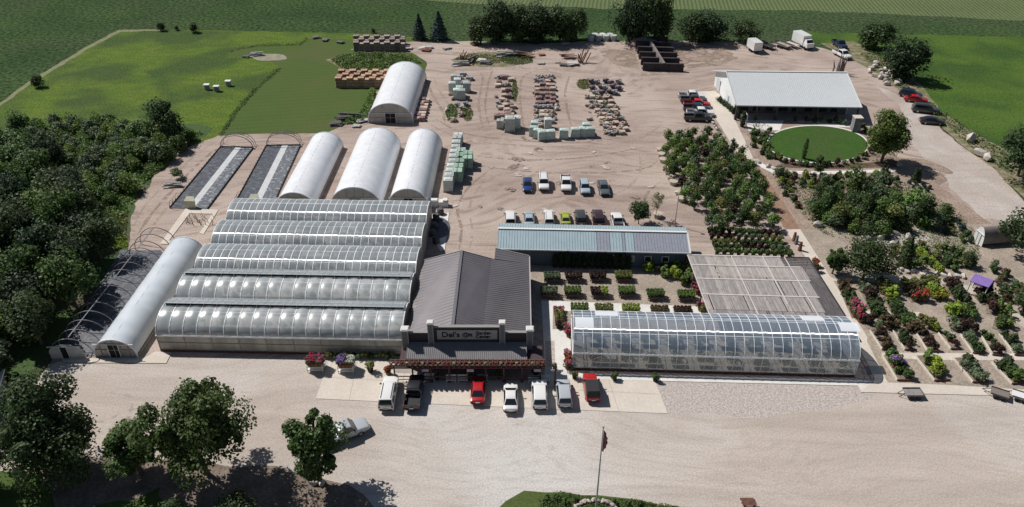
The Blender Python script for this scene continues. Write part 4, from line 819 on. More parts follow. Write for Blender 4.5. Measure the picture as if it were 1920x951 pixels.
# =============================================================== VEHICLES
m_tyre = mat('tyre', (.02, .02, .02), rough=.9); m_rim = mat('rim', (.4, .4, .42), rough=.35, metal=.6)
m_cgl = mat('car_glass', (.012, .015, .018), rough=.05, spec=.9); m_hl = mat('headlight', (.6, .62, .62), rough=.15, spec=.8); m_tl = mat('tail_light', (.25, .01, .01), rough=.3)
m_bump = mat('black_plastic', (.03, .03, .032), rough=.6)
PAINT = {k: mat('paint_'+k, c, rough=.28, spec=.6, coat=.6) for k, c in dict(white=(.74, .74, .73), silver=(.42, .45, .48), black=(.018, .018, .022), red=(.42, .015, .018), blue=(.02, .05, .16), navy=(.02, .03, .06), grey=(.10, .115, .13), green=(.36, .42, .06), maroon=(.05, .025, .03), bluegrey=(.38, .46, .52), darkgrey=(.05, .055, .06)).items()}
def ring(x, zb, zt, w):
    return [(x, -w*.9, zb), (x, -w, zb+.16), (x, -w, zt-.22), (x, -w*.94, zt-.05), (x, -w*.72, zt), (x, w*.72, zt), (x, w*.94, zt-.05), (x, w, zt-.22), (x, w, zb+.16), (x, w*.9, zb)]
def car_spec(kind):
    K = dict(sedan=(4.8, [(-2.4, .42, .78, .74), (-2.3, .28, .95, .86), (-1.7, .22, 1.03, .91), (-.9, .2, 1.0, .92), (.3, .2, .97, .92), (1.1, .2, .95, .92), (1.8, .22, .87, .9), (2.25, .28, .74, .84), (2.4, .4, .6, .7)], (-1.85, 1.15, -1.05, .3, 1.0, 1.45, .86, .63)),
             suv=(4.8, [(-2.4, .45, .95, .8), (-2.3, .3, 1.05, .92), (-1.5, .28, 1.12, .95), (0, .26, 1.1, .95), (1.1, .26, 1.08, .95), (1.8, .3, 1.03, .93), (2.25, .35, .9, .87), (2.4, .45, .75, .76)], (-2.3, 1.15, -2.0, .5, 1.08, 1.74, .9, .72)),
             bigsuv=(5.5, [(-2.75, .5, 1.05, .86), (-2.65, .35, 1.15, .98), (-1.5, .3, 1.2, 1.0), (0, .3, 1.18, 1.0), (1.3, .3, 1.16, 1.0), (2.1, .35, 1.12, .99), (2.6, .4, 1.0, .94), (2.75, .5, .85, .86)], (-2.66, 1.35, -2.4, .7, 1.15, 1.88, .95, .80)),
             pickup=(5.8, [(-.9, .38, 1.14, 1.0), (-.7, .35, 1.18, 1.0), (.3, .33, 1.16, 1.0), (1.4, .33, 1.14, 1.0), (2.2, .36, 1.1, .98), (2.75, .42, 1.0, .93), (2.9, .5, .85, .86)], (-.85, 1.45, -.65, .8, 1.14, 1.88, .95, .78)))[kind]
    Lc, secs, (bx0, bx1, tx0, tx1, bz, tz, bw, tw) = K; mb = MB(); mb.loft([ring(*s) for s in secs])
    # cabin with rounded roof
    def cr(x, z, w): return [(x, -w, z), (x, w, z)]
    bot = [(bx0, -bw, bz-.06), (bx1, -bw, bz-.06), (bx1, bw, bz-.06), (bx0, bw, bz-.06)]; top = [(tx0, -tw, tz-.06), (tx1, -tw, tz-.06), (tx1, tw, tz-.06), (tx0, tw, tz-.06)]
    mb.hexa(bot+top); mb.hexa([(x, y, z-.004) for x, y, z in top]+[(tx0+.12, -tw+.1, tz), (tx1-.18, -tw+.1, tz), (tx1-.18, tw-.1, tz), (tx0+.12, tw-.1, tz)])
    if kind == 'pickup':
        for s in (-1, 1): mb.hexa([(-2.88, s*.98-.07, .5), (-.85, s*.98-.07, .5), (-.85, s*.98+.03, .5), (-2.88, s*.98+.03, .5), (-2.88, s*.98-.07, 1.12), (-.85, s*.98-.07, 1.12), (-.85, s*.98+.03, 1.12), (-2.88, s*.98+.03, 1.12)])
        mb.box((-2.86, 0, .83), (.09, 1.85, .6))
    ch = []
    def pane(nm, a, b, c, d, ins=.08, off=.012):
        a, b, c, d = map(Vector, (a, b, c, d)); n = (b-a).cross(d-a).normalized()*off; m_ = (a+b+c+d)/4
        q = [p.lerp(m_, ins*1.6)+n for p in (a, b, c, d)]; w = MB(); w.hexa([p-n*1.5 for p in q]+q); ch.append((nm, w.mesh(nm, m_cgl), []))
    B = bot; Tt = top
    pane('windshield', (bx1, -bw, bz), (bx1, bw, bz), Tt[2], Tt[1]); pane('rear_window', (bx0, bw, bz), (bx0, -bw, bz), Tt[0], Tt[3])
    pane('side_window', (bx0, -bw, bz), (bx1, -bw, bz), Tt[1], Tt[0], .09); pane('side_window', (bx1, bw, bz), (bx0, bw, bz), Tt[3], Tt[2], .09)
    wx = Lc*.295; r = .33 if kind == 'sedan' else .38; W2 = max(s[3] for s in secs)
    for x in (-wx, wx):
        for s in (-1, 1):
            t = MB(); y = s*(W2-.12); n = 14
            t.loft([[(x+rr_*math.cos(2*math.pi*k/n), yy, r+rr_*math.sin(2*math.pi*k/n)) for k in range(n)] for yy, rr_ in ((y-.12, r*.94), (y-.1, r), (y+.1, r), (y+.13, r*.94))])
            q = MB(); q.loft([[(x+.6*r*math.cos(2*math.pi*k/10), yy, r+.6*r*math.sin(2*math.pi*k/10)) for k in range(10)] for yy in (y+s*.10, y+s*.145)])
            ch.append(('wheel', t.mesh('wheel', m_tyre, 40), [('rim', q.mesh('rim', m_rim), [])]))
    fx = secs[-1][0]; rx = secs[0][0] if kind != 'pickup' else -2.9; hz = secs[-1][2]-.08
    for s in (-1, 1):
        q = MB(); q.box((fx-.08, s*W2*.72, hz), (.16, .34, .14)); ch.append(('headlight', q.mesh('headlight', m_hl), []))
        q = MB(); q.box((rx+.04, s*W2*.80, secs[0][2]-.12), (.12, .2 if kind != 'sedan' else .32, .28 if kind != 'sedan' else .14)); ch.append(('tail_light', q.mesh('tail_light', m_tl), []))
        q = MB(); q.box((bx1-.35, s*(bw+.17), bz+.08), (.16, .22, .14)); ch.append(('mirror', q.mesh('mirror', m_bump), []))
    q = MB(); q.box((fx-.03, 0, .5), (.12, W2*1.5, .22)); ch.append(('bumper', q.mesh('bumper', m_bump), [])); q = MB(); q.box((rx+.0, 0, .5), (.14, W2*1.6, .2)); ch.append(('bumper', q.mesh('bumper', m_bump), []))
    q = MB(); q.box((rx-.07, 0, .72), (.03, .5, .14)); ch.append(('licence_plate', q.mesh('licence_plate', m_hl), []))
    for s in (-1, 1): q = MB(); q.box((0, s*(W2-.015), .34), (wx*1.15, .05, .16)); ch.append(('sill', q.mesh('sill', m_bump), []))
    if kind == 'pickup':
        q = MB(); q.box((-1.86, 0, .62), (1.95, 1.8, .1)); q.box((-1.86, 0, .45), (1.9, 1.5, .24)); ch.append(('cargo_bed', q.mesh('cargo_bed', m_bump), []))
    if kind == 'bigsuv':
        for s in (-1, 1): q = MB(); q.beam((tx0+.2, s*.62, tz+.05), (tx1-.3, s*.62, tz+.05), .05, .05); ch.append(('roof_rail', q.mesh('roof_rail', m_bump), []))
    return (kind, None, [('body', mb.mesh('body', PAINT['white'], 40, bevel=.055), ch[:0])]+ch)
CAR = {k: car_spec(k) for k in ('sedan', 'suv', 'bigsuv', 'pickup')}
NM = dict(sedan=('parked_car', 'car'), suv=('parked_car', 'car'), bigsuv=('parked_car', 'car'), pickup=('pickup_truck', 'pickup truck'))
def car(kind, colour, px, py, deg, label, group, sc=1.0, extra=None):
    sp = CAR[kind]; p = P(px, py); sp2 = (NM[kind][0],)+sp[1:]
    o = inst(sp2, (p.x, p.y, ZYARD+.012), rad(deg), sc, label, NM[kind][1], group, over={'body': PAINT[colour]}); return o
G1 = 'cars parked nose-in before the store'
car('bigsuv', 'white', 730, 745, 90, 'big white SUV with roof rails, leftmost car before the store', G1, (.98, .95, 1))
car('pickup', 'black', 778, 743, 88.5, 'black pickup with open bed before the store canopy', G1, (.97, .95, 1))
car('sedan', 'red', 897, 737, 90, 'red sedan alone between two gaps before the store', G1, (1, .97, 1))
car('sedan', 'white', 957.5, 752, 90, 'white sedan with black sunroof parked before the store', G1, (1, .96, 1))
car('suv', 'white', 1011.5, 747, 90, 'white crossover with dark rear window beside the silver one', G1)
car('suv', 'silver', 1057, 745, 91, 'silver crossover beside the brown post', G1, (.94, .95, .95))
o = car('suv', 'red', 1108, 734, 92, 'red off-roader with black soft roof, rightmost before the store', G1, (.95, .93, 1))
q = MB(); q.hexa([(-2.32, -.87, 1.1), (.0, -.87, 1.1), (.0, .87, 1.1), (-2.32, .87, 1.1), (-2.1, -.76, 1.85), (.05, -.76, 1.85), (.05, .76, 1.85), (-2.1, .76, 1.85)]); t_ = q.build('soft_top', m_bump, None); t_.parent = o
car('pickup', 'silver', 645, 819, 30, 'silver pickup half hidden behind the maple by the front trees', None)
G2 = 'cars parked in the middle of the yard'
car('sedan', 'blue', 989, 352, -91, 'dark blue car, leftmost of five in the middle of the yard', G2, .95)
car('bigsuv', 'white', 1019, 350, -90, 'white boxy SUV between the blue car and the white pickup', G2, (.86, .94, 1))
car('pickup', 'white', 1061, 351, -92, 'white pickup with dark windows in the middle of the yard', G2, (.88, .93, 1))
car('suv', 'bluegrey', 1096, 358, -89, 'pale grey-green small SUV in the middle of the yard', G2, (.86, .9, .95))
car('sedan', 'grey', 1131, 358, -88, 'dark grey car, rightmost of five in the middle of the yard', G2)
G3 = 'cars parked behind the long shed'
for k, c, x, y, l, s in (('suv', 'white', 957, 416, 'white car with dark rear window, leftmost behind the long shed', .95), ('sedan', 'bluegrey', 992, 416, 'pale blue car behind the long shed', .95), ('bigsuv', 'white', 1029, 415, 'white tall SUV behind the long shed', .85), ('sedan', 'green', 1060, 415, 'small yellow-green car behind the long shed', .85), ('suv', 'darkgrey', 1088, 414, 'black SUV behind the long shed', .95), ('suv', 'maroon', 1121, 415, 'dark maroon SUV behind the long shed', 1.0), ('pickup', 'white', 1157, 422, 'white pickup, rightmost behind the long shed', .9)): car(k, c, x, y, 90, l, G3, s)
G4 = 'vehicles parked close together left of the white hall'
for k, c, x, y, l in (('pickup', 'white', 1296, 185, 'white pickup, rearmost of the tight row left of the hall'), ('pickup', 'darkgrey', 1300, 193, 'dark grey pickup second in the tight row left of the hall'), ('pickup', 'red', 1306, 201, 'red pickup in the tight row left of the hall'), ('pickup', 'navy', 1306, 209, 'dark blue pickup between the red and the white one'), ('pickup', 'white', 1312, 217, 'white pickup next to the frontmost black one'), ('pickup', 'black', 1308, 226, 'black pickup, frontmost of the tight row left of the hall')): car(k, c, x, y, -5, l, G4, (1, .95, .95))
G5 = 'cars parked along the pasture edge'
for k, c, x, y, l, dg in (('suv', 'navy', 1706, 182, 'dark blue car, rearmost at the pasture edge', -28), ('sedan', 'red', 1716, 191, 'red car at the pasture edge', -20), ('bigsuv', 'darkgrey', 1734, 211, 'dark grey SUV at the pasture edge', -18), ('sedan', 'black', 1746, 232, 'black sedan, frontmost at the pasture edge', -12)): car(k, c, x, y, dg, l, G5)
car('pickup', 'navy', 1573, 88, -85, 'dark pickup behind the white one at the far grass edge', 'pickups at the far grass edge'); car('pickup', 'white', 1578, 107, -75, 'white pickup facing the yard at the far grass edge', 'pickups at the far grass edge')
# box truck, box trailer, flat trailers
def wheelat(par, x, y, r=.42):
    t = MB(); n = 12; t.loft([[(x+r*math.cos(2*math.pi*k/n), yy, r+r*math.sin(2*math.pi*k/n)) for k in range(n)] for yy in (y-.14, y+.14)]); o = t.build('wheel', m_tyre, par)
def local(name, label, cat, px, py, deg, group=None):
    o = bpy.data.objects.new(name, None); COL.objects.link(o); p = P(px, py); o.location = (p.x, p.y, ZYARD+.012); o.rotation_euler = (0, 0, rad(deg)); return tag(o, label, cat, group)
r = local('box_truck', 'white box truck facing the yard at the far field edge', 'truck', 1505, 88, -75)
q = MB(); q.box((-1.2, 0, 2.0), (5.0, 2.4, 2.5)); q.build('cargo_box', PAINT['white'], r); q = MB(); q.box((2.3, 0, 1.2), (1.7, 2.1, 1.1)); q.hexa([(1.4, -1, 1.7), (2.8, -1, 1.7), (2.8, 1, 1.7), (1.4, 1, 1.7), (1.4, -.85, 2.5), (2.3, -.85, 2.5), (2.3, .85, 2.5), (1.4, .85, 2.5)]); q.build('cab', PAINT['white'], r)
q = MB(); q.hexa([(2.83, -.85, 1.8), (2.85, -.85, 1.8), (2.85, .85, 1.8), (2.83, .85, 1.8), (2.42, -.75, 2.4), (2.44, -.75, 2.42), (2.44, .75, 2.42), (2.42, .75, 2.4)]); q.build('windshield', m_cgl, r); q = MB(); q.box((-.4, 0, .6), (6.6, 1.2, .25)); q.build('chassis', m_bump, r)
for x in (-2.2, 2.3):
    for y in (-1, 1): wheelat(r, x, y)
r = local('box_trailer', 'white boxy cargo trailer standing at the far field edge', 'trailer', 1413, 96, -80); q = MB(); q.box((0, 0, 1.75), (4.2, 2.3, 2.1)); q.build('cargo_box', PAINT['white'], r); q = MB(); q.box((2.7, 0, .6), (1.3, .15, .12)); q.box((0, 0, .62), (4.2, 1.4, .15)); q.build('drawbar', m_bump, r)
for x in (-.5, .5):
    for y in (-1, 1): wheelat(r, x, y, .36)
def flat(px, py, deg, label, mt, L=4.4, g=None):
    r = local('flat_trailer', label, 'trailer', px, py, deg, g); r.scale = (1, 1, 1) if py < 200 else (.8, .7, .6); q = MB(); q.box((0, 0, .75), (L, 2.0, .12)); q.build('deck', mt, r)
    q = MB(); q.box((0, .97, .95), (L, .06, .3)); q.box((0, -.97, .95), (L, .06, .3)); q.box((-L/2, 0, .95), (.06, 2, .3)); q.build('side_rail', m_dsteel, r); q = MB(); q.beam((L/2, .7, .65), (L/2+1.1, 0, .55), .1, .1); q.beam((L/2, -.7, .65), (L/2+1.1, 0, .55), .1, .1); q.build('drawbar', m_dsteel, r)
    for x in (-.45, .45):
        for y in (-1.1, 1.1): wheelat(r, x, y, .34)
flat(1466, 89, -60, 'brown flat trailer between the white box trailer and the box truck', m_wood); flat(1483, 88, -60, 'pale flat trailer just left of the white box truck', mat('pale_deck', (.5, .46, .4)), 4.0); flat(1437, 90, -60, 'dark flat trailer beside the white box trailer', m_bump)
flat(1710, 742, 180, 'low grey flat trailer at the edge of the front gravel lot', mat('grey_deck', (.22, .2, .2), (.3, .28, .27), sc=2), 2.6); flat(1872, 743, 150, 'small open utility trailer at the right of the front lot', mat('rust_deck', (.2, .17, .15)), 2.4); flat(1912, 748, 150, 'white-edged utility trailer at the far right of the front lot', PAINT['white'], 2.4)
# =============================================================== PLANTS
LM = dict(dark=leafmat('leaf_dark', (.050, .078, .029)), deep=leafmat('leaf_deep', (.032, .055, .025)), mid=leafmat('leaf_mid', (.070, .116, .033)), light=leafmat('leaf_light', (.115, .175, .045)), grey=leafmat('leaf_grey', (.115, .155, .085)), lime=leafmat('leaf_lime', (0.228, 0.296, 0.044)), yellow=leafmat('leaf_yellow', (.27, .27, .04)), wine=leafmat('leaf_wine', (.058, .036, .028)), rust=leafmat('leaf_rust', (.10, .075, .04)), blue=leafmat('leaf_blue', (0.040, 0.068, 0.065)), pink=leafmat('flower_pink', (.50, .09, .22)), magenta=leafmat('flower_magenta', (.45, .01, .12)), purple=leafmat('flower_purple', (.25, .12, .42)), red=leafmat('flower_red', (.42, .05, .04)), white=leafmat('flower_white', (.55, .56, .48)), olive=leafmat('leaf_olive', (0.134, 0.148, 0.044)))
TREES = {}
def T_(key, **k): TREES[key] = tree_spec('tree', **k)
T_('n1', seed=11, h=12.0, r=5.8, K=52, n=620, leaf=.30, m=LM['dark'], h0=.4, rl=1.6, ir=.38); T_('n2', seed=12, h=11, r=6.4, K=46, n=470, leaf=.30, m=LM['mid'], h0=1.4, rl=1.35, ir=.45)
T_('n3', seed=13, h=10.5, r=3.1, K=28, n=430, leaf=.28, m=LM['mid'], h0=.5, rl=1.05, ir=.3)
for i in range(4): T_('w%d' % i, seed=20+i, h=9.5, r=4.0, K=22, n=200, leaf=.42, m=[LM['dark'], LM['deep'], LM['mid'], LM['light']][i], h0=.8, rl=1.6)
T_('f0', seed=30, h=12, r=6.2, K=34, n=170, leaf=.55, m=LM['deep'], h0=-.8, rl=2.2); T_('f1', seed=31, h=10.5, r=5.4, K=30, n=170, leaf=.5, m=LM['dark'], h0=-.8, rl=2.0)
T_('b1', seed=33, h=13, r=5.0, K=40, n=280, leaf=.4, m=LM['light'], h0=.6, rl=1.6); T_('g', seed=34, h=8.5, r=5, K=30, n=240, leaf=.38, m=LM['dark'], h0=1.0, rl=1.7)
for i, (mm, hh) in enumerate((('mid', 3.4), ('light', 3.0), ('dark', 3.6), ('olive', 3.0), ('grey', 2.8), ('wine', 3.0))): T_('s%d' % i, seed=40+i, h=hh*1.2, r=1.25, K=13, n=75, leaf=.25, m=LM[mm], h0=.5, rl=.55, ir=.4, tr=.05)
T_('thin', seed=50, h=6.5, r=2.2, K=16, n=45, leaf=.22, m=LM['olive'], h0=1.6, rl=.8, tr=.07); T_('yard', seed=51, h=4.6, r=2.0, K=18, n=150, leaf=.3, m=LM['dark'], h0=1.0, rl=.8, tr=.08)
def tree(key, px, py, label=None, group=None, sc=1.0, cat='tree', h=None, nm='tree', rz=None):
    if isinstance(px, Vector): p = px; group = label if label else group; label = py
    else: p = P(px, py)
    sp = TREES[key]
    return inst((nm,)+sp[1:], (p.x, p.y, 0), rz if rz is not None else (p.x*7+p.y*3) % 6.28, sc, label, cat, group)
# bushes: foliage mesh only, or foliage over pot
BUSH = {}
def bush(key, mt, r=.5, h=.9, K=7, n=60, leaf=.16, pot=None, top=None):
    C, Rd = lobes(hash(key) % 97 if False else sum(map(ord, key)), .12 if not pot else .35, h, r, K, r*.5)
    fo = leafmesh('foliage', C, Rd, n, leaf, LM[mt], sum(map(ord, key)), clip=.05); ch = []
    if pot: mb = MB(); mb.cyl((0, 0, 0), pot[0], .38, 10, r2=pot[0]*1.25); ch.append(('pot', mb.mesh('pot', pot[1]), []))
    if top:
        C2 = [(c[0], c[1], c[2]+.12) for c in C if c[2] > h*.45] or C; ch.append(('flowers', leafmesh('flowers', C2, [r*.4]*len(C2), int(n*.5), leaf*.8, LM[top], 3, clip=.3), []))
    BUSH[key] = (('bush', None, [('foliage', fo, [])]+ch) if ch else ('bush', fo, []))
m_pot = mat('black_pot', (.02, .02, .022), rough=.6); m_wpot = mat('white_pot', (.6, .58, .52), rough=.7); m_tpot = mat('terracotta', (.25, .1, .06), rough=.8)
for k in ('dark', 'mid', 'light', 'grey', 'lime', 'yellow', 'wine', 'rust', 'blue', 'olive', 'deep'): bush(k, k); bush('p_'+k, k, pot=(.2, m_pot), r=.45, h=1.0)
for k in ('pink', 'magenta', 'purple', 'red', 'white', 'yellow'): bush('fl_'+k, 'mid', top=k, pot=(.2, m_tpot), h=1.0)
bush('big_dark', 'dark', 1.6, 2.6, 14, 110, .26); bush('big_light', 'light', 1.6, 2.4, 14, 110, .26); bush('big_grey', 'grey', 1.6, 2.6, 14, 110, .26); bush('big_mid', 'mid', 1.5, 2.4, 14, 110, .26)
def col_spec(key, mt, r, h, n=900, leaf=.2, cone=False):
    zs = [h*(k+.5)/9 for k in range(9)]; C = [(0, 0, z) for z in zs]; Rd = [(max(.12, r*((1-z/h)**.8 if cone else math.sqrt(max(.05, 1-(2*z/h-1)**2*.85)))), )*2+(h/13,) for z in zs]
    mb = MB(); mb.tube([(0, 0, 0), (0, 0, h*.85)], [.08+.012*h, .03], 6); BUSH[key] = ('tree', None, [('crown', leafmesh('crown', C, Rd, n//9, leaf, LM[mt], 5, shell=.75, clip=.1), []), ('trunk', mb.mesh('trunk', BARK), [])])
col_spec('column', 'deep', .45, 2.6); col_spec('cone', 'dark', .8, 2.6, cone=True); col_spec('spruce', 'blue', 2.6, 7.5, 3600, .42, cone=True); col_spec('poplar', 'mid', .55, 4.6, 1200); col_spec('pyramid', 'dark', 1.3, 6, 2600, .26, cone=True)
RZ = random.Random(77)
def plant(key, p, label, group=None, sc=1.0, nm='shrub', cat='shrub', rz=None):
    if isinstance(p, tuple): p = P(*p)
    sp = BUSH[key]; return inst((nm,)+sp[1:], (p.x, p.y, p.z), RZ.uniform(0, 6.28) if rz is None else rz, sc, label, cat, group)
# =============================================================== TREES OF THE SITE
tree('n1', 116, 888, 'big dark round tree at the left of the front, nearest the left edge', sc=(1.08, 1.04, 1.08), rz=.4)
tree('n2', 388, 888, 'wide loose-crowned tree in the middle of the front trees', sc=(1.22, 1.08, 1.14), rz=2.2)
tree('n3', 268, 890, 'narrower tree joined to the left side of the wide front tree', sc=(1.15, 1.1, .85), rz=1)
tree('n3', 600, 905, 'upright bright green maple in front of the silver pickup', sc=(1.2, 1.1, 1.16), rz=3.3)
tree('n1', -45, 925, 'dark tree cut by the left edge below the small shed', sc=.62)
tree('g', 455, 990, 'low dark tree at the bottom edge under the wide front tree', sc=(.62, .6, .5)); tree('g', 330, 985, 'small dark tree at the bottom edge beside the front lawn', sc=(.4, .4, .4), rz=4)
for i, p in enumerate(scatter([(-330, 380), (-150, 300), (0, 285), (50, 290), (120, 350), (170, 385), (205, 420), (205, 480), (168, 560), (120, 630), (72, 690), (-60, 740), (-300, 800)], 5.0, 3)):
    edge = p.x > -48
    tree('w%d' % [0, 1, 2, 1, 0, 3][i % 6], p, 'tall dark leafy tree in the dense wood at the left edge', 'trees of the dense wood', sc=(1.0+.25*((i*37) % 10-5)/10, 1.0, .72+.35*((i*53) % 10)/10))
tree('w0', 318, 262, 'tall grey-green tree standing up from the bushes at the meadow edge', sc=(1.0, 1.0, .98)); tree('w3', 268, 268, 'rounder low tree just left of the tall grey-green one', sc=(.85, .85, .62))
tree('w2', 45, 262, 'dark tree at the far corner of the wood by the field path', sc=.7); 
LBX = 'leafy bushes between the wood and the meadow'
for i, p in enumerate(scatter([(60, 235), (180, 235), (250, 250), (380, 255), (372, 268), (320, 300), (262, 330), (240, 380), (200, 400), (160, 370), (110, 340), (50, 285), (20, 250)], 3.0, 9)):
    plant(['big_light', 'big_grey', 'big_light', 'big_mid', 'big_grey'][i % 5], p, ['light green wild bush', 'greyish green wild bush', 'light green wild bush', 'darker green wild bush', 'greyish green wild bush'][i % 5]+' between the wood and the bright meadow', LBX+[' light', ' grey', ' light', ' dark', ' grey'][i % 5], .9+.6*((i*31) % 10)/10, 'wild_bush', 'bush')
for x, y, s, l in ((73, 163, 1.1, 'dark lone bush on the field path at the far left'), (303, 58, .9, 'left of the small dark bushes on the far field path'), (332, 57, .5, 'smallest dark bush on the far field path'), (365, 61, 1.0, 'right of the small dark bushes on the far field path'), (700, 62, .5, 'dark little bush behind the dark pallet stacks')): plant('big_dark', (x, y), l, None, s, 'bush', 'bush')
plant('big_grey', (335, 335), 'grey-green bush casting a dark shadow beside the outer fabric bed', None, .8, 'bush', 'bush')
patch('weeds', [(620, 112), (655, 103), (720, 99), (770, 107), (790, 118), (765, 129), (700, 134), (640, 129)], 9000, .9, .38, LM['light'], 2, label='dense weedy growth on the low mound behind the tall tunnel', cat='weeds')
patch('weeds', [(640, 235), (660, 225), (676, 212), (688, 190), (694, 172), (702, 168), (702, 185), (694, 212), (680, 232)], 4000, 1.1, .3, LM['light'], 3, label='light green weeds along the left side of the tall tunnel', cat='weeds')
patch('weeds', [(265, 330), (300, 300), (330, 292), (310, 316), (270, 340)], 2500, .9, .3, LM['light'], 4, label='bright weeds on the bank left of the track', cat='weeds')
patch('weeds', [(205, 430), (235, 440), (240, 462), (215, 470)], 1500, .7, .3, LM['lime'], 5, label='pale yellow-green weeds at the corner of the wood', cat='weeds')
patch('undergrowth', [(-200, 380), (0, 250), (170, 245), (330, 240), (380, 250), (300, 310), (250, 380), (230, 420), (180, 400), (100, 330)], 16000, .7, .42, LM['light'], 6, label='mixed green undergrowth between wood and meadow', cat='undergrowth')
patch('undergrowth', [(190, 400), (240, 400), (236, 440), (200, 470), (190, 440)], 2500, .5, .3, LM['olive'], 7, label='brownish undergrowth beside the wheel tracks', cat='undergrowth')
for c, n in (((846, 212, 11, 15), 900), ((876, 214, 10, 13), 700), ((1095, 158, 14, 10), 700), ((1134, 196, 12, 14), 500), ((900, 112, 48, 9), 2200), ((970, 114, 30, 8), 1500), ((965, 172, 5, 20), 600)): patch('weeds', ellipse(*c, n=14), n, .7, .26, LM[['mid', 'olive', 'light'][n % 3]], n, label='weeds growing among the stock piles of the back yard', cat='weeds', group='weeds among the stock piles')
patch('weeds', [(1610, 100), (1660, 95), (1700, 160), (1760, 205), (1850, 262), (1900, 300), (1900, 330), (1850, 300), (1745, 212), (1680, 160)], 2600, .6, .35, LM['mid'], 12, label='weedy bank between the gravel road and the pasture', cat='weeds')
TB = 'dark trees along the far field edge'
for k, x, y, s, l in (('f1', 902, 82, .8, 'small dark tree, leftmost of the big far clump'), ('f0', 938, 80, (1.0, .9, 1.15), 'tallest dark tree at the left of the far clump'), ('f1', 975, 79, 1.0, 'dark tree filling the middle of the far clump'), ('f0', 1012, 79, (1, .9, 1.0), 'broad dark tree right of the middle in the far clump'), ('f1', 1050, 78, (1, 1, .98), 'rounded dark tree near the right end of the far clump'), ('f1', 1080, 75, (.7, .8, .9), 'narrow dark tree, right end of the far clump'),
    ('f0', 1180, 80, (1.1, .9, 1.25), 'big dark tree just left behind the black block bins'), ('f1', 1226, 78, (1.1, .9, 1.4), 'tall dark tree right behind the black block bins'), ('f1', 1296, 78, (1, 1, .85), 'low broad dark tree left in the far right clump'), ('f0', 1330, 78, (1, 1, .78), 'broad dark tree in the middle of the far right clump'), ('f1', 1398, 80, (1.0, .9, .62), 'small lighter tree beside the white box trailer'),
    ('f1', 1640, 92, (1.15, 1, .75), 'tree at the pasture corner behind the taller dark one'), ('f0', 1692, 148, (.98, 1, .98), 'tall dark tree at the pasture corner casting a long shadow'), ('b1', 1652, 306, (.98, .95, .95), 'big bright green tree beside the oval lawn'), ('g', 1908, 330, (1.2, 1.15, 1.15), 'dark broad tree at the right edge beside the gravel road'), ('g', 1925, 480, (1.2, 1.1, 1.0), 'leafy tree at the right edge hiding the end of the storage arch'), ('g', 1925, 590, (.5, .5, .5), 'small leafy tree at the right edge below the pavilion'),
    ('g', 1618, 522, (1.0, .8, .78), 'low wide dark tree standing between lath house and garden beds'), ('n3', 1560, 514, (.6, .6, .5), 'low branch-like tree left of the wide dark garden tree')): tree(k, x, y, l, TB if y < 81 else None, s)
plant('spruce', (787, 74), 'smaller of the two blue-green spruces at the far field edge', None, (.8, .8, .9), 'spruce_tree', 'spruce'); plant('spruce', (824, 75), 'bigger of the two blue-green spruces at the far field edge', None, (1.05, 1, 1), 'spruce_tree', 'spruce')
mb = MB(); rr = random.Random(5); p = P(1563, 138)
for k in range(9): q = Vector((p.x+rr.uniform(-1.2, 2), p.y+rr.uniform(-1, 1), 0)); mb.tube([q, q+Vector((rr.uniform(-.2, .2), 0, 2.0)), q+Vector((rr.uniform(-.5, .5), 0, 4.2+rr.uniform(-1, 1)))], [.16, .22, .05], 6)
mb.build('bare_shrub', mat('dead_twig', (.16, .13, .12), (.25, .22, .2), sc=2, coord='world'), label='clump of upright grey-brown leafless shrubs behind the hall roof', cat='shrub')
tree('yard', 1197, 420, 'small dark round tree behind the right end of the long shed', sc=(1, 1, 1.0)); tree('thin', 1228, 411, 'slender half-bare tree in a white planter behind the long shed', sc=(.8, .8, .9))
for nm, pl in (('lower', [(410, 256), (437, 211), (478, 166), (524, 127), (529, 128), (483, 167), (443, 212), (417, 256)]), ('upper', [(428, 98), (445, 91), (484, 84.5), (561, 82.5), (574, 72), (578, 73), (564, 85), (484, 87), (446, 93.5), (432, 99)])): patch('tall_grass_edge', pl, 2600, .75, .22, LM['mid'], 61, label='standing edge of tall grass along the '+nm+' side of the mown strip', cat='grass')
# street lamp beside the nursery
p = P(1265, 423); rt = thing('lamp_post', 'tall thin grey lamp pole behind the right end of the long shed', 'lamp', p)
mb = MB(); mb.tube([p, p+UZ*6.2], [.09, .06], 8); mb.build('pole', m_steel, rt); mb = MB(); mb.beam(p+UZ*6.2, p+Vector((-.5, 0, 6.3)), .07, .07); mb.box((p.x-.5, p.y, 6.28), (.5, .25, .14)); mb.build('lamp_head', m_white, rt)
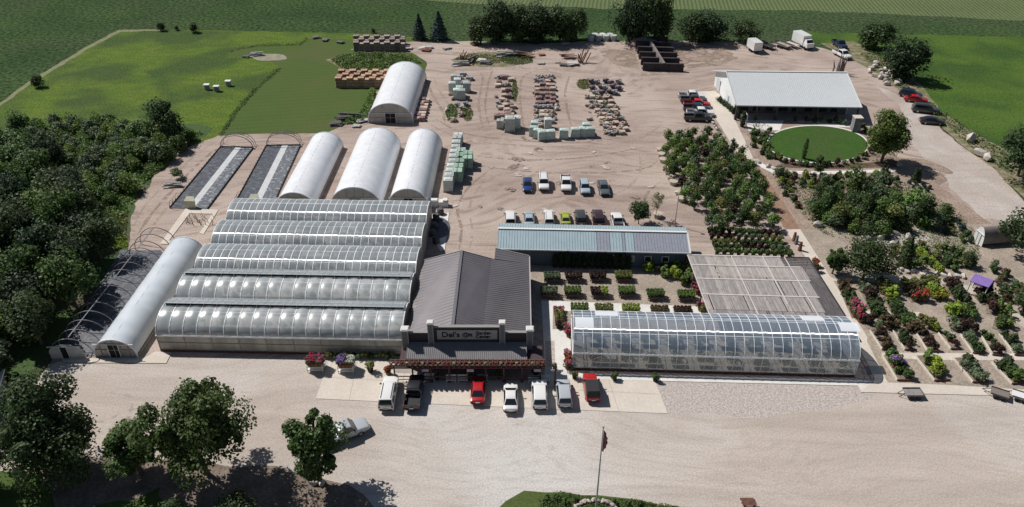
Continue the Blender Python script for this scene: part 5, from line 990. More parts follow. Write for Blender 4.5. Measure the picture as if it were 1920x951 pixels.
# nursery block of young trees
NG = 'young nursery trees in the block right of the lamp pole'
blk = [(1240, 300), (1252, 262), (1300, 262), (1340, 268), (1398, 300), (1425, 352), (1447, 395), (1462, 432), (1330, 442), (1290, 385), (1262, 360)]
desc = {0: 'mid green', 1: 'light green', 2: 'dark green', 3: 'olive green', 4: 'greyish', 5: 'reddish purple'}
for i, p in enumerate(scatter(blk, 2.5, 21, .16)):
    k = [0, 2, 1, 0, 2, 3, 0, 4, 1, 0, 1, 3, 0, 2, 0, 1, 5][(i*7+i//5) % 17]
    if p.x < P(1275, 300).x and p.y > P(1275, 330).y: k = 1
    tree('s%d' % k, p, desc[k]+' young tree in the dense nursery block right of the lamp pole', NG+' '+desc[k], (1.05, 1.05, .8+.35*((i*17) % 10)/10), nm='nursery_tree')
NR = 'shrub rows at the front of the nursery block'
for r, (y, x0, x1) in enumerate(((437, 1330, 1468), (449, 1334, 1474), (459, 1338, 1480), (468, 1342, 1488))):
    a, b = P(x0, y), P(x1, y+6); n = int((b-a).length/1.0)
    rowname = ['rearmost', 'third', 'second', 'frontmost'][r]
    for i in range(n): k = ['p_dark', 'p_mid', 'p_wine', 'p_grey', 'p_olive'][(i//4+r*2) % 5]; plant(k, a.lerp(b, i/n), {'p_dark': 'dark green', 'p_mid': 'green', 'p_wine': 'purple-leaved', 'p_grey': 'greyish', 'p_olive': 'olive'}[k]+' potted shrub in the '+rowname+' row before the nursery trees', NR+' '+rowname+k, 1.25, 'potted_shrub', 'potted shrub')
a, b = P(1344, 478), P(1500, 483)
for i in range(int((b-a).length/1.1)): plant('p_mid', a.lerp(b, i/((b-a).length/1.1)), 'green potted shrub in the line just behind the lath house', 'shrubs behind the lath house', 1.3, 'potted_shrub', 'potted shrub')
# root balls in white sacks along the nursery's left side
rb = MB(); rb.cyl((0, 0, 0), .5, .75, 10, r2=.62); rbm = rb.mesh('root_ball', mat('burlap', (.50, .44, .36), (.42, .36, .3), sc=3, rough=.9), 50)
for i, (x, y) in enumerate(((1238, 285), (1240, 294), (1243, 304), (1250, 318), (1254, 327), (1258, 337), (1262, 346), (1273, 366), (1277, 377), (1233, 407))):
    p = P(x, y); o = inst(('root_ball', rbm, []), (p.x, p.y, 0), i, (1.3, 1.3, 1), 'pale round tree container at the left side of the nursery block' if y < 400 else 'pale round container under the slender half-bare tree', 'container', 'pale containers by the nursery' if y < 400 else None)
# tarped stock beside the nursery
for x, y, l in ((1267, 272, 'left of the two dark tarped heaps behind the nursery block'), (1292, 272, 'right of the two dark tarped heaps behind the nursery block')):
    p = P(x, y); mb = MB(); mb.rock((p.x, p.y, .4), 1.7, x, (1, .8, .7), rough=.15); mb.build('tarped_heap', mat('dark_tarp', (.05, .07, .075), (.12, .15, .15), sc=1.5, rough=.5), label=l, cat='heap')
# columnar shrubs along the shed and hydrangea clump
for i in range(13): plant('column', P(1040+i*11.5, 501+i*.25), 'dark narrow upright shrub in the shade of the long shed', 'dark upright shrubs along the long shed', .9+.15*(i % 3), 'upright_shrub', 'shrub')
for i, p in enumerate(scatter([(1205, 508), (1230, 490), (1300, 490), (1312, 530), (1290, 540), (1240, 522)], 1.15, 5)):
    k = ['light', 'mid', 'light', 'lime', 'fl_white'][i % 5]; plant(k, p, {'light': 'light green', 'mid': 'mid green', 'lime': 'lime green', 'fl_white': 'white-flowering'}[k]+' bushy shrub in the lush clump between the long shed and the lath house', 'lush clump by the lath house '+k, 1.7 if k[0] != 'f' else 1.0)
# =============================================================== BENCHES AND BEDS OF PLANTS
bt = MB(); bt.box((0, 0, .55), (2.5, 1.5, .07)); leg = MB(); leg.box((0, 0, .26), (.1, .1, .52)); lm = leg.mesh('leg', m_wood)
BENCH = ('plant_bench', None, [('bench_top', bt.mesh('bench_top', m_wood), []), ('bench_rail', (lambda q: (q.box((0, -.78, .5), (2.5, .05, .14)), q.mesh('bench_rail', m_bwood))[1])(MB()), [])])
def bench(px, py, key, label, plabel, w=1.0, n=(5, 3), sc=.75, grp=None):
    p = P(px, py); o = inst(BENCH, p, GANG*.6, (w, 1, 1), label, 'bench', 'plant benches of the sales yard')
    for x in (-1.1, 1.1):
        for y in (-.6, .6): l = link('leg', lm, o); l.location = (x, y, 0)
    for i in range(n[0]):
        for j in range(n[1]):
            k = key if isinstance(key, str) else key[(i*len(key)//n[0])]
            q = Vector((p.x+(-1.05+2.1*i/(n[0]-1))*w, p.y-.5+j*1.0/max(1, n[1]-1), .59)); plant(k, q, plabel, plabel, sc, 'potted_plant', 'potted plant')
for x, y, k, c in ((1035, 527, 'p_grey', 'grey-green'), (1075, 526, 'p_wine', 'dark reddish'), (1120, 525, 'p_wine', 'dark purple'), (1168, 525, 'p_olive', 'olive green'), (1029, 555, 'p_grey', 'greyish'), (1073, 554, 'p_light', 'bright green'), (1123, 555, ('p_wine', 'p_lime'), 'half red, half lime'), (1174, 554, 'p_light', 'light green'), (1228, 559, 'p_mid', 'mid green'), (1285, 561, 'p_light', 'fresh green'),
    (1086, 586, 'p_light', 'bright green'), (1132, 587, 'p_olive', 'yellowish'), (1182, 588, 'p_lime', 'lime-green'), (1236, 590, 'p_rust', 'rusty'), (1279, 592, 'p_wine', 'brownish')):
    row = 'rear row of the sales yard' if y < 540 else ('middle row of the sales yard' if y < 570 else 'front row behind the clear greenhouse')
    pos = {1035: 'leftmost', 1029: 'leftmost', 1086: 'leftmost', 1075: 'second', 1073: 'second', 1132: 'second', 1120: 'third', 1123: 'third', 1182: 'third', 1168: 'fourth', 1174: 'fourth', 1236: 'fourth', 1228: 'fifth', 1279: 'fifth', 1285: 'sixth'}[x]
    bench(x, y, k, pos+' bench from the left in the '+row, c+' potted plant on the '+pos+' bench, '+row.replace(' of the sales yard', ''). replace(', behind the clear greenhouse', ''), .95)
for i in range(9):
    for j in range(2): k = ['fl_pink', 'fl_pink', 'fl_yellow', 'p_olive', 'p_olive', 'p_rust', 'p_rust', 'p_wine', 'p_wine'][i]; plant(k, P(1042+j*10+i*.5, 584+i*4), {'fl_pink': 'pink-flowering', 'fl_yellow': 'yellow-flowering', 'p_olive': 'olive', 'p_rust': 'rust-coloured', 'p_wine': 'dark'}[k]+' potted plant in the strip beside the white sidewalk', 'plants of the strip by the sidewalk '+k, .9, 'potted_plant', 'potted plant')
for x, y, k, l in ((1062, 622, 'fl_pink', 'pink hanging plant at the upper corner of the clear greenhouse'), (1066, 632, 'fl_magenta', 'magenta plant below the pink one at the clear greenhouse corner'), (1063, 672, 'fl_pink', 'pink potted plant at the end door of the clear greenhouse'), (1065, 684, 'fl_red', 'reddish potted plant nearest the front corner of the clear greenhouse'), (1064, 692, 'fl_pink', 'lowest pink plant beside the clear greenhouse'), (1303, 545, 'fl_pink', 'big pink plant at the left edge of the lath house'), (1308, 552, 'fl_magenta', 'magenta plant at the left edge of the lath house'), (1300, 532, 'fl_purple', 'purple plant near the top left of the lath house'), (1312, 581, 'fl_pink', 'large pink plant at the front left corner of the lath house'), (1318, 588, 'p_olive', 'olive potted shrub at the front left corner of the lath house')): plant(k, (x, y), l, None, 1.35, 'potted_plant', 'potted plant')
# beds of the right-hand garden: (x0,y0)-(x1,y1) centre line, half width m, kinds
m_bedsoil = mat('bed_soil_mix', (.17, .13, .10), (.27, .22, .18), sc=1.2, coord='world', rough=.95, fine=(6, .3)); plank = mat('bed_plank', (.66, .62, .54), (.55, .5, .44), sc=2, coord='world'); 
def bed(n, x0, y0, x1, y1, hw, kinds, edge, name, sc=.95, sp=.85):
    a, b = P(x0, y0), P(x1, y1); d = (b-a); L = d.length; d.normalize(); s = Vector((-d.y, d.x, 0))
    if s.x > 0: s = -s
    rt = thing('planting_bed', name, 'bed', (a+b)/2, 'beds of the right-hand garden')
    mb = MB(); q = [a+s*hw, b+s*hw, b-s*hw, a-s*hw]
    if (q[1]-q[0]).cross(q[2]-q[0]).z < 0: q = q[::-1]
    mb.hexa([p+UZ*.03 for p in q]+[p+UZ*.16 for p in q]); mb.build('soil', m_bedsoil, rt)
    if edge:
        mb = MB(); mb.beam(a+s*(hw+.04)+UZ*.2, b+s*(hw+.04)+UZ*.2, .09, .34); mb.build('edge_board', plank, rt)
        mb = MB(); mb.beam(b+s*hw+UZ*.2+d*.05, b-s*hw+UZ*.2+d*.05, .09, .34); mb.build('edge_board', m_bwood, rt)
    nl = max(2, int(L/sp)); nw = max(1, int(2*hw/sp+.3)); rr = random.Random(n)
    CN = dict(dark='dark green', mid='green', light='light green', grey='grey-green', lime='lime', yellow='yellow', wine='dark red', rust='rust-brown', blue='blue-green', olive='olive', deep='very dark', fl_purple='purple-flowering', fl_pink='pink-flowering', fl_red='red-flowering', fl_yellow='yellow-flowering', fl_white='white-flowering', fl_magenta='magenta-flowering')
    sc *= 1.36; short = name.replace('planting bed in the', 'bed,')
    for i in range(nl):
        for j in range(nw):
            if rr.random() < .08: continue
            k = kinds[min(len(kinds)-1, int(i*len(kinds)/nl))]; p = a+d*((i+.5+rr.uniform(-.2, .2))*L/nl)+s*(hw*(2*(j+.5)/nw-1)*.9+rr.uniform(-.1, .1)); p.z = .12
            plant(k, p, CN[k]+' shrub in the '+short, 'shrubs: '+short+' '+k, sc*rr.uniform(.8, 1.2), 'bed_plant', 'bed plant')
rowA = [(1580, 537, 1608, 598, .8, ('rust', 'dark', 'fl_pink')), (1616, 534, 1650, 598, .8, ('grey', 'wine', 'dark', 'dark')), (1652, 534, 1688, 598, .9, ('olive', 'lime', 'mid', 'dark')), (1700, 534, 1724, 568, 1.2, ('olive', 'rust', 'fl_red')), (1734, 532, 1762, 566, 1.1, ('olive', 'lime', 'yellow')), (1778, 534, 1806, 570, 1.0, ('wine', 'dark', 'dark')), (1835, 552, 1856, 572, 1.2, ('wine', 'dark'))]
rowB = [(1624, 602, 1642, 620, .9, ('wine', 'grey')), (1658, 602, 1676, 620, 1.1, ('rust', 'rust')), (1694, 598, 1716, 626, 1.1, ('mid', 'rust')), (1728, 600, 1752, 626, 1.1, ('olive', 'lime')), (1772, 584, 1826, 594, 1.3, ('lime', 'light', 'mid')), (1848, 578, 1896, 590, 1.4, ('wine', 'light', 'light')), (1780, 614, 1826, 622, .9, ('grey', 'wine', 'wine')), (1862, 608, 1900, 620, 1.2, ('mid', 'light', 'wine'))]
rowC = [(1641, 622, 1664, 657, .75, ('wine', 'rust')), (1684, 622, 1707, 658, .75, ('dark', 'dark', 'wine')), (1726, 624, 1750, 661, .75, ('rust', 'wine')), (1768, 626, 1792, 656, .7, ('mid', 'fl_white', 'wine')), (1811, 630, 1835, 664, .75, ('grey', 'mid', 'dark')), (1845, 624, 1872, 668, .75, ('mid', 'dark', 'wine')), (1885, 628, 1914, 668, .8, ('dark', 'grey'))]
rowD = [(1668, 668, 1697, 715, 1.0, ('light', 'fl_purple', 'mid', 'mid')), (1729, 668, 1766, 715, 1.0, ('light', 'lime', 'olive')), (1800, 672, 1838, 718, 1.0, ('dark', 'grey', 'grey')), (1876, 680, 1915, 720, 1.3, ('dark', 'mid', 'light'))]
o1 = ['leftmost', 'second from left', 'third from left', 'fourth from left', 'fifth from left', 'sixth from left', 'seventh from left', 'last']
for nm, rows, e, sc in (('rearmost bed row', rowA, False, 1.15), ('second bed row from the back', rowB, False, 1.15), ('plank-edged middle bed row', rowC, True, .85), ('plank-edged front bed row', rowD, True, 1.05)):
    for i, r in enumerate(rows): bed(hash((nm, i)) % 1000 if False else i+len(nm), *r[:5], r[5], e, o1[i]+' planting bed in the '+nm, sc)
# mixed garden between the nursery and the road
GD = {'big_dark': 'dark green', 'big_mid': 'mid green', 'big_light': 'light green', 'big_grey': 'grey-green'}
for i, p in enumerate(scatter([(1505, 400), (1530, 375), (1600, 350), (1650, 352), (1700, 392), (1745, 380), (1790, 400), (1760, 430), (1700, 442), (1600, 446), (1530, 432)], 2.7, 31)):
    k = ['big_dark', 'big_mid', 'big_grey', 'big_light', 'big_dark', 'big_mid'][i % 6]; plant(k, p, GD[k]+' large shrub in the dense planting between mulch lane and gravel road', 'dense garden planting '+k, .8+.5*((i*7) % 10)/10, 'large_shrub', 'shrub')
for x, y, k, s, l in ((1600, 372, 's0', 1.7, 'mid green small tree in the middle of the mixed garden'), (1706, 404, 's1', 1.7, 'light green small tree at the right of the mixed garden'), (1548, 402, 's2', 1.6, 'dark small tree at the left of the mixed garden'), (1620, 416, 's2', 1.6, 'dark small tree in the lower middle of the mixed garden'), (1570, 425, 's3', 1.3, 'olive small tree low in the mixed garden'), (1665, 428, 's3', 1.4, 'olive small tree at the lower right of the mixed garden'), (1725, 425, 's2', 1.5, 'dark small tree beside the pale slab path'), (1545, 352, 's4', 1.0, 'greyish small tree below the garden path'), (1460, 340, 's4', 1.1, 'greyish small tree at the bend of the garden path'), (1535, 335, 's2', 1.2, 'dark rounded small tree on the garden path')): tree(k, x, y, l, None, s, nm='garden_tree')
for i, p in enumerate(scatter([(1450, 326), (1520, 330), (1660, 330), (1690, 345), (1660, 356), (1590, 348), (1545, 365), (1505, 352), (1470, 352)], 1.7, 33)):
    k = ['dark', 'mid', 'olive', 'grey', 'lime', 'wine', 'mid', 'dark'][i % 8]; plant(k, p, dict(dark='dark green', mid='green', olive='olive', grey='greyish', lime='lime', wine='reddish')[k]+' low shrub in the border just below the garden path', 'border below the garden path '+k, 1.5)
for i, p in enumerate(scatter([(1700, 342), (1740, 345), (1755, 360), (1710, 370)], 1.3, 35)): plant('blue', p, 'blue-green low plant in the neat rows beside the damp soil', 'neat low rows by the damp soil', 1.0)
for i, p in enumerate(scatter([(1740, 408), (1800, 420), (1830, 455), (1800, 458), (1770, 440)], 1.4, 36)): k = ['mid', 'blue', 'olive'][i % 3]; plant(k, p, dict(mid='green', blue='blue-green', olive='olive')[k]+' low plant in the plot left of the storage arch', 'plot left of the storage arch '+k, 1.1)
for i, p in enumerate(scatter([(1655, 470), (1720, 462), (1790, 470), (1825, 490), (1800, 510), (1740, 508), (1690, 500)], 1.6, 37)): k = ['mid', 'dark', 'light', 'olive'][i % 4]; plant(k, p, dict(mid='green', dark='dark green', light='light green', olive='olive')[k]+' low shrub in the border behind the purple pavilion', 'border behind the purple pavilion '+k, 1.5)
for i in range(9): plant('lime', P(1722+i*5, 478+i*4.2), 'yellow-green shrub in the bright diagonal hedge line', 'bright diagonal hedge shrubs', 1.35)
for i, p in enumerate(scatter([(1845, 500), (1875, 500), (1915, 545), (1925, 600), (1900, 585), (1870, 545)], 1.6, 38)): k = ['dark', 'mid', 'rust', 'grey'][i % 4]; plant(k, p, dict(dark='dark green', mid='green', rust='rust-tipped', grey='greyish')[k]+' shrub in the slanting border right of the pavilion', 'slanting border right of the pavilion '+k, 1.6)
plant('big_dark', (1813, 500), 'dark round clipped bush behind the pavilion', None, .95, 'round_bush', 'bush'); plant('pyramid', (1693, 503), 'slim dark pyramid tree beside the wide garden tree', None, (.9, .9, .95), 'conifer_tree', 'tree')
plant('poplar', (1506, 298), 'slim columnar tree on the front edge of the oval lawn', None, .9, 'column_tree', 'tree')
for i, (x, y) in enumerate(((1713, 340), (1719, 340))): plant('cone', (x, y), ['left', 'right'][i]+' one of two small dark cone shrubs beside the damp soil', None, 1.0, 'cone_shrub', 'shrub')
for i, (x, y) in enumerate(((1653, 330), (1659, 332))): plant('cone', (x, y), ['left', 'right'][i]+' one of two dark cone shrubs at the end of the garden path', None, .9, 'cone_shrub', 'shrub')
for i, t in enumerate([k/46 for k in range(46)]):
    an = 2*math.pi*t; x, y = 1533+math.cos(an)*106, 271+math.sin(an)*(42 if math.sin(an) > 0 else 41)
    if 150 < math.degrees(an) < 175 or 215 < math.degrees(an) < 252: continue
    k = ['dark', 'mid', 'grey', 'wine', 'dark', 'olive'][i % 6]; plant(k, P(x, y), dict(dark='dark green', mid='green', grey='greyish', wine='reddish', olive='olive')[k]+' low shrub in the ring planting round the oval lawn', 'ring planting round the oval lawn '+k, 1.25+.4*((i*3) % 4)/4, 'border_shrub', 'border shrub')
for i, p in enumerate(scatter([(1400, 250), (1432, 248), (1445, 285), (1480, 305), (1440, 300), (1415, 285)], 1.5, 40)): k = ['mid', 'dark', 'light'][i % 3]; plant(k, p, dict(mid='green', dark='dark green', light='light green')[k]+' shrub between the concrete walk and the oval lawn', 'shrubs between walk and oval lawn '+k, 1.4)
for i in range(7): plant('dark', P(1348+i*4.5, 190+i*3.8), 'dark low shrub against the white gable wall of the hall', 'shrubs at the gable wall', 1.5)
for i, (x, y) in enumerate(((1384, 222), (1391, 238))): plant('column', P(x, y), ['upper', 'lower'][i]+' dark upright evergreen at the left end of the hall porch', None, 1.3, 'upright_shrub', 'shrub')
for i, (x, y, k) in enumerate(((1476, 345, 'rust'), (1478, 356, 'dark'), (1482, 366, 'olive'), (1488, 378, 'dark'), (1495, 390, 'rust'), (1466, 352, 'grey'), (1472, 368, 'dark'))): plant(k, (x, y), 'mixed low shrub along the right side of the mulch lane', 'shrubs along the mulch lane', 1.4)
patch('garden_cover', [(1500, 335), (1660, 332), (1740, 360), (1800, 405), (1840, 450), (1830, 500), (1690, 505), (1660, 470), (1540, 440), (1500, 400), (1460, 345)], 15000, .55, .22, LM['mid'], 71, label='low green cover filling the mixed garden between path and pavilion', cat='ground cover')
patch('garden_cover', [(1402, 222), (1440, 236), (1432, 280), (1480, 310), (1600, 318), (1680, 300), (1690, 262), (1640, 245), (1636, 290), (1560, 312), (1480, 300), (1440, 268), (1420, 250)], 5000, .45, .2, LM['dark'], 72, label='low dark cover in the ring planting around the oval lawn', cat='ground cover')
# rocks
m_bld = mat('pale_boulder', (.42, .38, .34), (.54, .5, .46), sc=1.5, rough=.9, objvar=.2); m_bldp = mat('pink_boulder', (.36, .27, .23), (.46, .38, .34), sc=1.5, rough=.9, objvar=.2); m_bldd = mat('dark_boulder', (.16, .15, .16), (.24, .23, .24), sc=1.5, rough=.9, objvar=.2)
ROCK = [('boulder', (lambda q: (q.rock((0, 0, .3), .5, s, (1.15, .8, .75)), q.mesh('boulder', m_bld, 25))[1])(MB()), []) for s in range(4)]
def rockat(p, label, grp, sc=1.0, m=None, i=0):
    if isinstance(p, tuple): p = P(*p)
    o = inst(ROCK[i % 4], (p.x, p.y, p.z), i*1.7, sc, label, 'boulder', grp)
    if m: o.material_slots[0].link = 'OBJECT'; o.material_slots[0].material = m
    return o
for i, (x, y) in enumerate(((1690, 508), (1700, 512), (1712, 511), (1722, 514), (1735, 515), (1746, 517), (1756, 516), (1768, 519), (1780, 520), (1794, 520), (1806, 521), (1676, 505), (1684, 512), (1742, 521), (1730, 519))): rockat((x, y), 'pale boulder in the loose line behind the rearmost garden beds', 'boulders behind the garden beds', 1.0, None, i)
for i, (x, y) in enumerate(((1352, 262), (1356, 268), (1346, 245), (1349, 252), (1341, 238), (1337, 232), (1360, 272), (1357, 258), (1343, 242))): rockat((x, y), 'small pale stone along the left edge of the concrete walk', 'stones along the concrete walk', .8, None, i)
for i, p in enumerate(scatter([(1640, 120), (1680, 140), (1690, 165), (1660, 160), (1625, 135)], 2.2, 41)): rockat(p, 'pale boulder in the rubble under the tall dark tree', 'rubble under the tall dark tree', 1.6, None, i)
for i, p in enumerate(scatter([(1620, 430), (1700, 432), (1715, 452), (1680, 462), (1620, 452)], 1.9, 43)): rockat(p, 'grey-brown stone on the slab area above the wide garden tree', 'stones on the slab area', 1.2, m_bldd if i % 2 else None, i)
for i, (x, y, s) in enumerate(((1532, 425, 1.6), (1686, 313, 1.3), (1725, 356, .9), (1420, 305, 1.2), (1440, 314, 1.2), (1450, 318, 1.0), (1820, 265, 2.5), (1835, 292, 2.4), (1850, 300, 2.2), (590, 906, 1.3), (605, 908, .9), (120, 875, 1.4), (326, 872, 1.5))): rockat((x, y), ['large pale boulder at the left end of the dense garden planting', 'white boulder at the right end of the mulch bed', 'white stone among the neat low rows', 'left stone at the bend of the garden path', 'middle stone at the bend of the garden path', 'right stone at the bend of the garden path', 'big stone slab on the far side of the road, uppermost', 'big stone slab on the far side of the road, middle', 'big stone slab on the far side of the road, lowest', 'round white boulder at the foot of the maple', 'smaller pale boulder at the foot of the maple', 'pale boulder under the big dark front tree', 'pale boulder in the shade of the wide front tree'][i], None, s, None, i)
# =============================================================== STOCK OF THE BACK YARD
def palletmesh():
    mb = MB()
    for y in (-.5, 0, .5): mb.box((0, y, .06), (1.2, .1, .1))
    for k in range(6): mb.box((-.52+k*.208, 0, .125), (.14, 1.1, .03))
    return mb.mesh('pallet', m_wood)
PM = palletmesh()
def loadspec(name, nm, m, kind, seed=1):
    rr = random.Random(seed); mb = MB()
    if kind == 'bags':
        for l in range(7):
            for x in (-.3, .3):
                for y in (-.34, 0, .34): mb.box((x+rr.uniform(-.03, .03), y+rr.uniform(-.03, .03), .24+l*.19), (.58, .34, .17), rr.uniform(-.05, .05), taper=.88)
    elif kind == 'wrapped':
        mb.box((0, 0, .85), (1.12, 1.05, 1.4), 0, taper=.96); mb.box((0, 0, 1.58), (.9, .85, .1), .03, taper=.7)
    elif kind == 'stone':
        for l in range(4):
            for k in range(5): mb.box((-.42+k*.21+rr.uniform(-.02, .02), rr.uniform(-.04, .04), .22+l*.14), (.2, 1.0+rr.uniform(-.1, .05), .13), rr.uniform(-.04, .04))
    elif kind == 'flag':
        for l in range(5): mb.box((rr.uniform(-.06, .06), rr.uniform(-.06, .06), .19+l*.09), (1.1-rr.uniform(0, .2), 1.0-rr.uniform(0, .2), .08), rr.uniform(-.12, .12))
    elif kind == 'rocks':
        for k in range(8): mb.rock((rr.uniform(-.38, .38), rr.uniform(-.35, .35), .35+.16*(k % 3)), .3, seed*10+k, (1.1, .9, .7))
    return (name, None, [('pallet', PM, []), (nm, mb.mesh(nm, m), [])])
def sm(n, c, c2): return mat(n, c, c2, sc=2.2, rough=.8, objvar=.18)
m_teal = sm('teal_wrap', (.34, .46, .42), (.50, .58, .54)); m_whitew = sm('white_bags', (.52, .55, .53), (.42, .46, .44)); m_greenb = sm('green_bags', (.22, .36, .27), (.36, .46, .38)); m_cream = sm('cream_stone', (.50, .42, .35), (.40, .33, .27)); m_pinks = sm('pink_stone', (.46, .34, .29), (.36, .26, .22)); m_reds = sm('red_brick', (.19, .125, .12), (.30, .21, .19)); m_greys = sm('grey_stone', (.25, .26, .28), (.34, .35, .37)); m_purps = sm('purple_stone', (.14, .11, .13), (.22, .18, .2)); m_dk = sm('dark_wood', (.07, .035, .03), (.12, .06, .05))
LD = dict(teal=loadspec('wrapped_pallet', 'wrapped_load', m_teal, 'wrapped'), white=loadspec('bag_pallet', 'bag_stack', m_whitew, 'bags', 2), green=loadspec('bag_pallet', 'bag_stack', m_greenb, 'bags', 3), cream=loadspec('stone_pallet', 'stone_load', m_cream, 'rocks', 4), pink=loadspec('stone_pallet', 'stone_load', m_pinks, 'flag', 5), red=loadspec('brick_pallet', 'brick_load', m_reds, 'stone', 6), grey=loadspec('stone_pallet', 'stone_load', m_greys, 'rocks', 7), purp=loadspec('stone_pallet', 'stone_load', m_purps, 'rocks', 8), flag=loadspec('stone_pallet', 'stone_load', m_cream, 'flag', 9), whitew=loadspec('wrapped_pallet', 'wrapped_load', m_whitew, 'wrapped'), gflag=loadspec('stone_pallet', 'stone_load', m_greys, 'flag', 10))
LN = dict(teal='pale teal wrapped pallet', white='white bags on a pallet', green='stack of green bags on a pallet', cream='pallet of cream boulders', pink='pallet of pinkish flagstones', red='pallet of dark red bricks', grey='pallet of grey boulders', purp='pallet of purplish dark stones', flag='pallet of cream flagstones', whitew='white wrapped pallet', gflag='pallet of grey flagstones')
def load(k, x, y, where, sc=1.35, rz=None):
    p = P(x, y) if not isinstance(x, Vector) else x; r = RZ.uniform(-.12, .12) if rz is None else rz
    return inst(LD[k], (p.x, p.y, 0), r, sc, LN[k]+' '+where, 'pallet', LN[k]+' '+where)
for k, x, y in (('whitew', 848, 172), ('whitew', 852, 158), ('grey', 866, 150), ('teal', 862, 180), ('whitew', 866, 186), ('whitew', 875, 172), ('gflag', 872, 158), ('gflag', 880, 150), ('whitew', 858, 165), ('gflag', 868, 142), ('teal', 857, 185)): load(k, x, y, 'in the upper part of the leftmost stock column', 1.45)
for k, x, y in (('grey', 860, 200), ('grey', 868, 206), ('cream', 866, 218), ('cream', 851, 228), ('grey', 875, 198)): load(k, x, y, 'in the weedy lower part of the leftmost stock column', 1.25)
for k, x, y in (('red', 945, 148), ('cream', 951, 148), ('red', 936, 158), ('flag', 934, 163), ('pink', 945, 172), ('red', 953, 172), ('pink', 944, 182), ('red', 954, 184), ('pink', 941, 190), ('pink', 948, 200), ('red', 957, 201), ('flag', 962, 203), ('red', 932, 222), ('red', 939, 221), ('pink', 946, 219), ('red', 952, 217), ('flag', 958, 219), ('white', 938, 240), ('red', 946, 236), ('grey', 966, 240), ('grey', 938, 148), ('flag', 958, 152), ('cream', 952, 162), ('grey', 946, 164), ('cream', 950, 193), ('flag', 940, 205), ('pink', 950, 209), ('cream', 960, 212), ('grey', 936, 197), ('cream', 945, 229)): load(k, x, y, 'in the second stock column from the left', 1.25)
load('whitew', 956, 245, 'at the foot of the second stock column', 1.9); load('whitew', 968, 240, 'beside the foot of the second stock column', 1.6)
for i in range(46):
    rr = random.Random(i); x = 1008+(i % 4)*9+rr.uniform(-2, 2); y = 146+(i//4)*8.4+rr.uniform(-1.5, 1.5)
    k = ['cream', 'grey', 'pink', 'red', 'red', 'red', 'red', 'grey', 'cream', 'flag', 'gflag', 'pink'][min(11, i//4)] if i % 3 else ['cream', 'pink', 'red', 'flag', 'red', 'purp', 'red', 'grey', 'flag', 'cream', 'red', 'cream'][min(11, i//4)]
    load(k, x, y, 'in the crowded third stock column', 1.3)
for i in range(14): rr = random.Random(i+50); load(['purp', 'grey', 'purp'][i % 3], 1110+(i % 5)*12+rr.uniform(-3, 3)+(i//5)*4, 158+(i//5)*10+rr.uniform(-2, 2), 'in the dark upper part of the rightmost stock column', 1.5)
for i in range(44): rr = random.Random(i+90); load(['cream', 'flag', 'cream', 'pink', 'cream', 'grey'][i % 6], 1104+(i % 5)*9.5+(i//5)*4.2+rr.uniform(-4, 4), 186+(i//5)*8.2+rr.uniform(-2, 2), 'in the pale lower part of the rightmost stock column', 1.2)
for x, y in ((1001, 254), (1008, 259), (1016, 262), (1032, 261), (1057, 259), (1078, 257), (1092, 256), (1106, 256)): load('teal', x, y, 'in the front line of the stock yard', (1.6, 1.25, 1.25), RZ.uniform(-.3, .3))
for x, y in ((1027, 240), (1002, 246), (1098, 249)): load('whitew' if x % 2 else 'teal', x, y, 'just behind the front line of the stock yard', 1.35)
for x, y in ((841, 357), (843, 348), (845, 339), (847, 330), (850, 321), (851, 312), (853, 303), (855, 294), (856, 285)): load('whitew', x, y, 'in the left line right of the white tunnels', 1.5, .02)
for x, y in ((858, 275), (860, 270)): load('white', x, y, 'at the far end of the tunnel-side line', 1.5, .02)
for x, y in ((858, 340), (860, 331), (862, 321), (863, 310), (865, 301), (877, 315), (878, 306)): load('green', x, y, 'in the right line beside the white tunnels', 1.6, .02)
for i in range(8): load('red' if i % 2 else 'pink', 781+i*1.7, 226-i*5, 'in the line along the tall tunnel', 1.25, .1); load('flag' if i % 3 else 'red', 791+i*1.4, 226-i*5, 'in the second line along the tall tunnel', 1.2, .1)
# stacks of empty pallets
def stack(n, m):
    mb = MB(); rr = random.Random(n)
    for k in range(n):
        z = k*.30; mb.box((rr.uniform(-.04, .04), rr.uniform(-.04, .04), z+.10), (1.2, 1.1, .11), rr.uniform(-.03, .03)); mb.box((0, 0, z+.225), (1.1, .95, .15), 0)
    return mb
m_pal1 = mat('orange_pallet', (.34, .20, .13), (.48, .33, .23), sc=3, rough=.85, objvar=.22); m_pal2 = mat('weathered_pallet', (.22, .17, .15), (.36, .31, .27), sc=3, rough=.85, objvar=.25); m_palgap = mat('pallet_gap', (.05, .035, .03))
def stackspec(n, m):
    mb = MB(); rr = random.Random(n+3)
    for k in range(n): mb.box((rr.uniform(-.05, .05), rr.uniform(-.05, .05), k*.3+.15), (1.25, 1.1, .17), rr.uniform(-.04, .04), m=0); mb.box((0, 0, k*.3+.02 if k else .03), (1.05, .9, .13), 0, m=1)
    return ('pallet_stack', mb.mesh('pallet_stack', [m, m_palgap]), [])
PST = [stackspec(7, m_pal1), stackspec(6, m_pal1), stackspec(7, m_pal2), stackspec(6, m_pal2)]
for i in range(10):
    for j in range(3):
        p = P(669+i*9.6, 95-j*6.2); inst(PST[2+(i+j) % 2], (p.x, p.y, 0), .03*(i % 3), 1.15, 'stack of weathered grey-brown pallets in the '+['front', 'middle', 'rear'][j]+' row at the far field edge', 'pallet stack', 'weathered pallet stacks '+['front', 'middle', 'rear'][j])
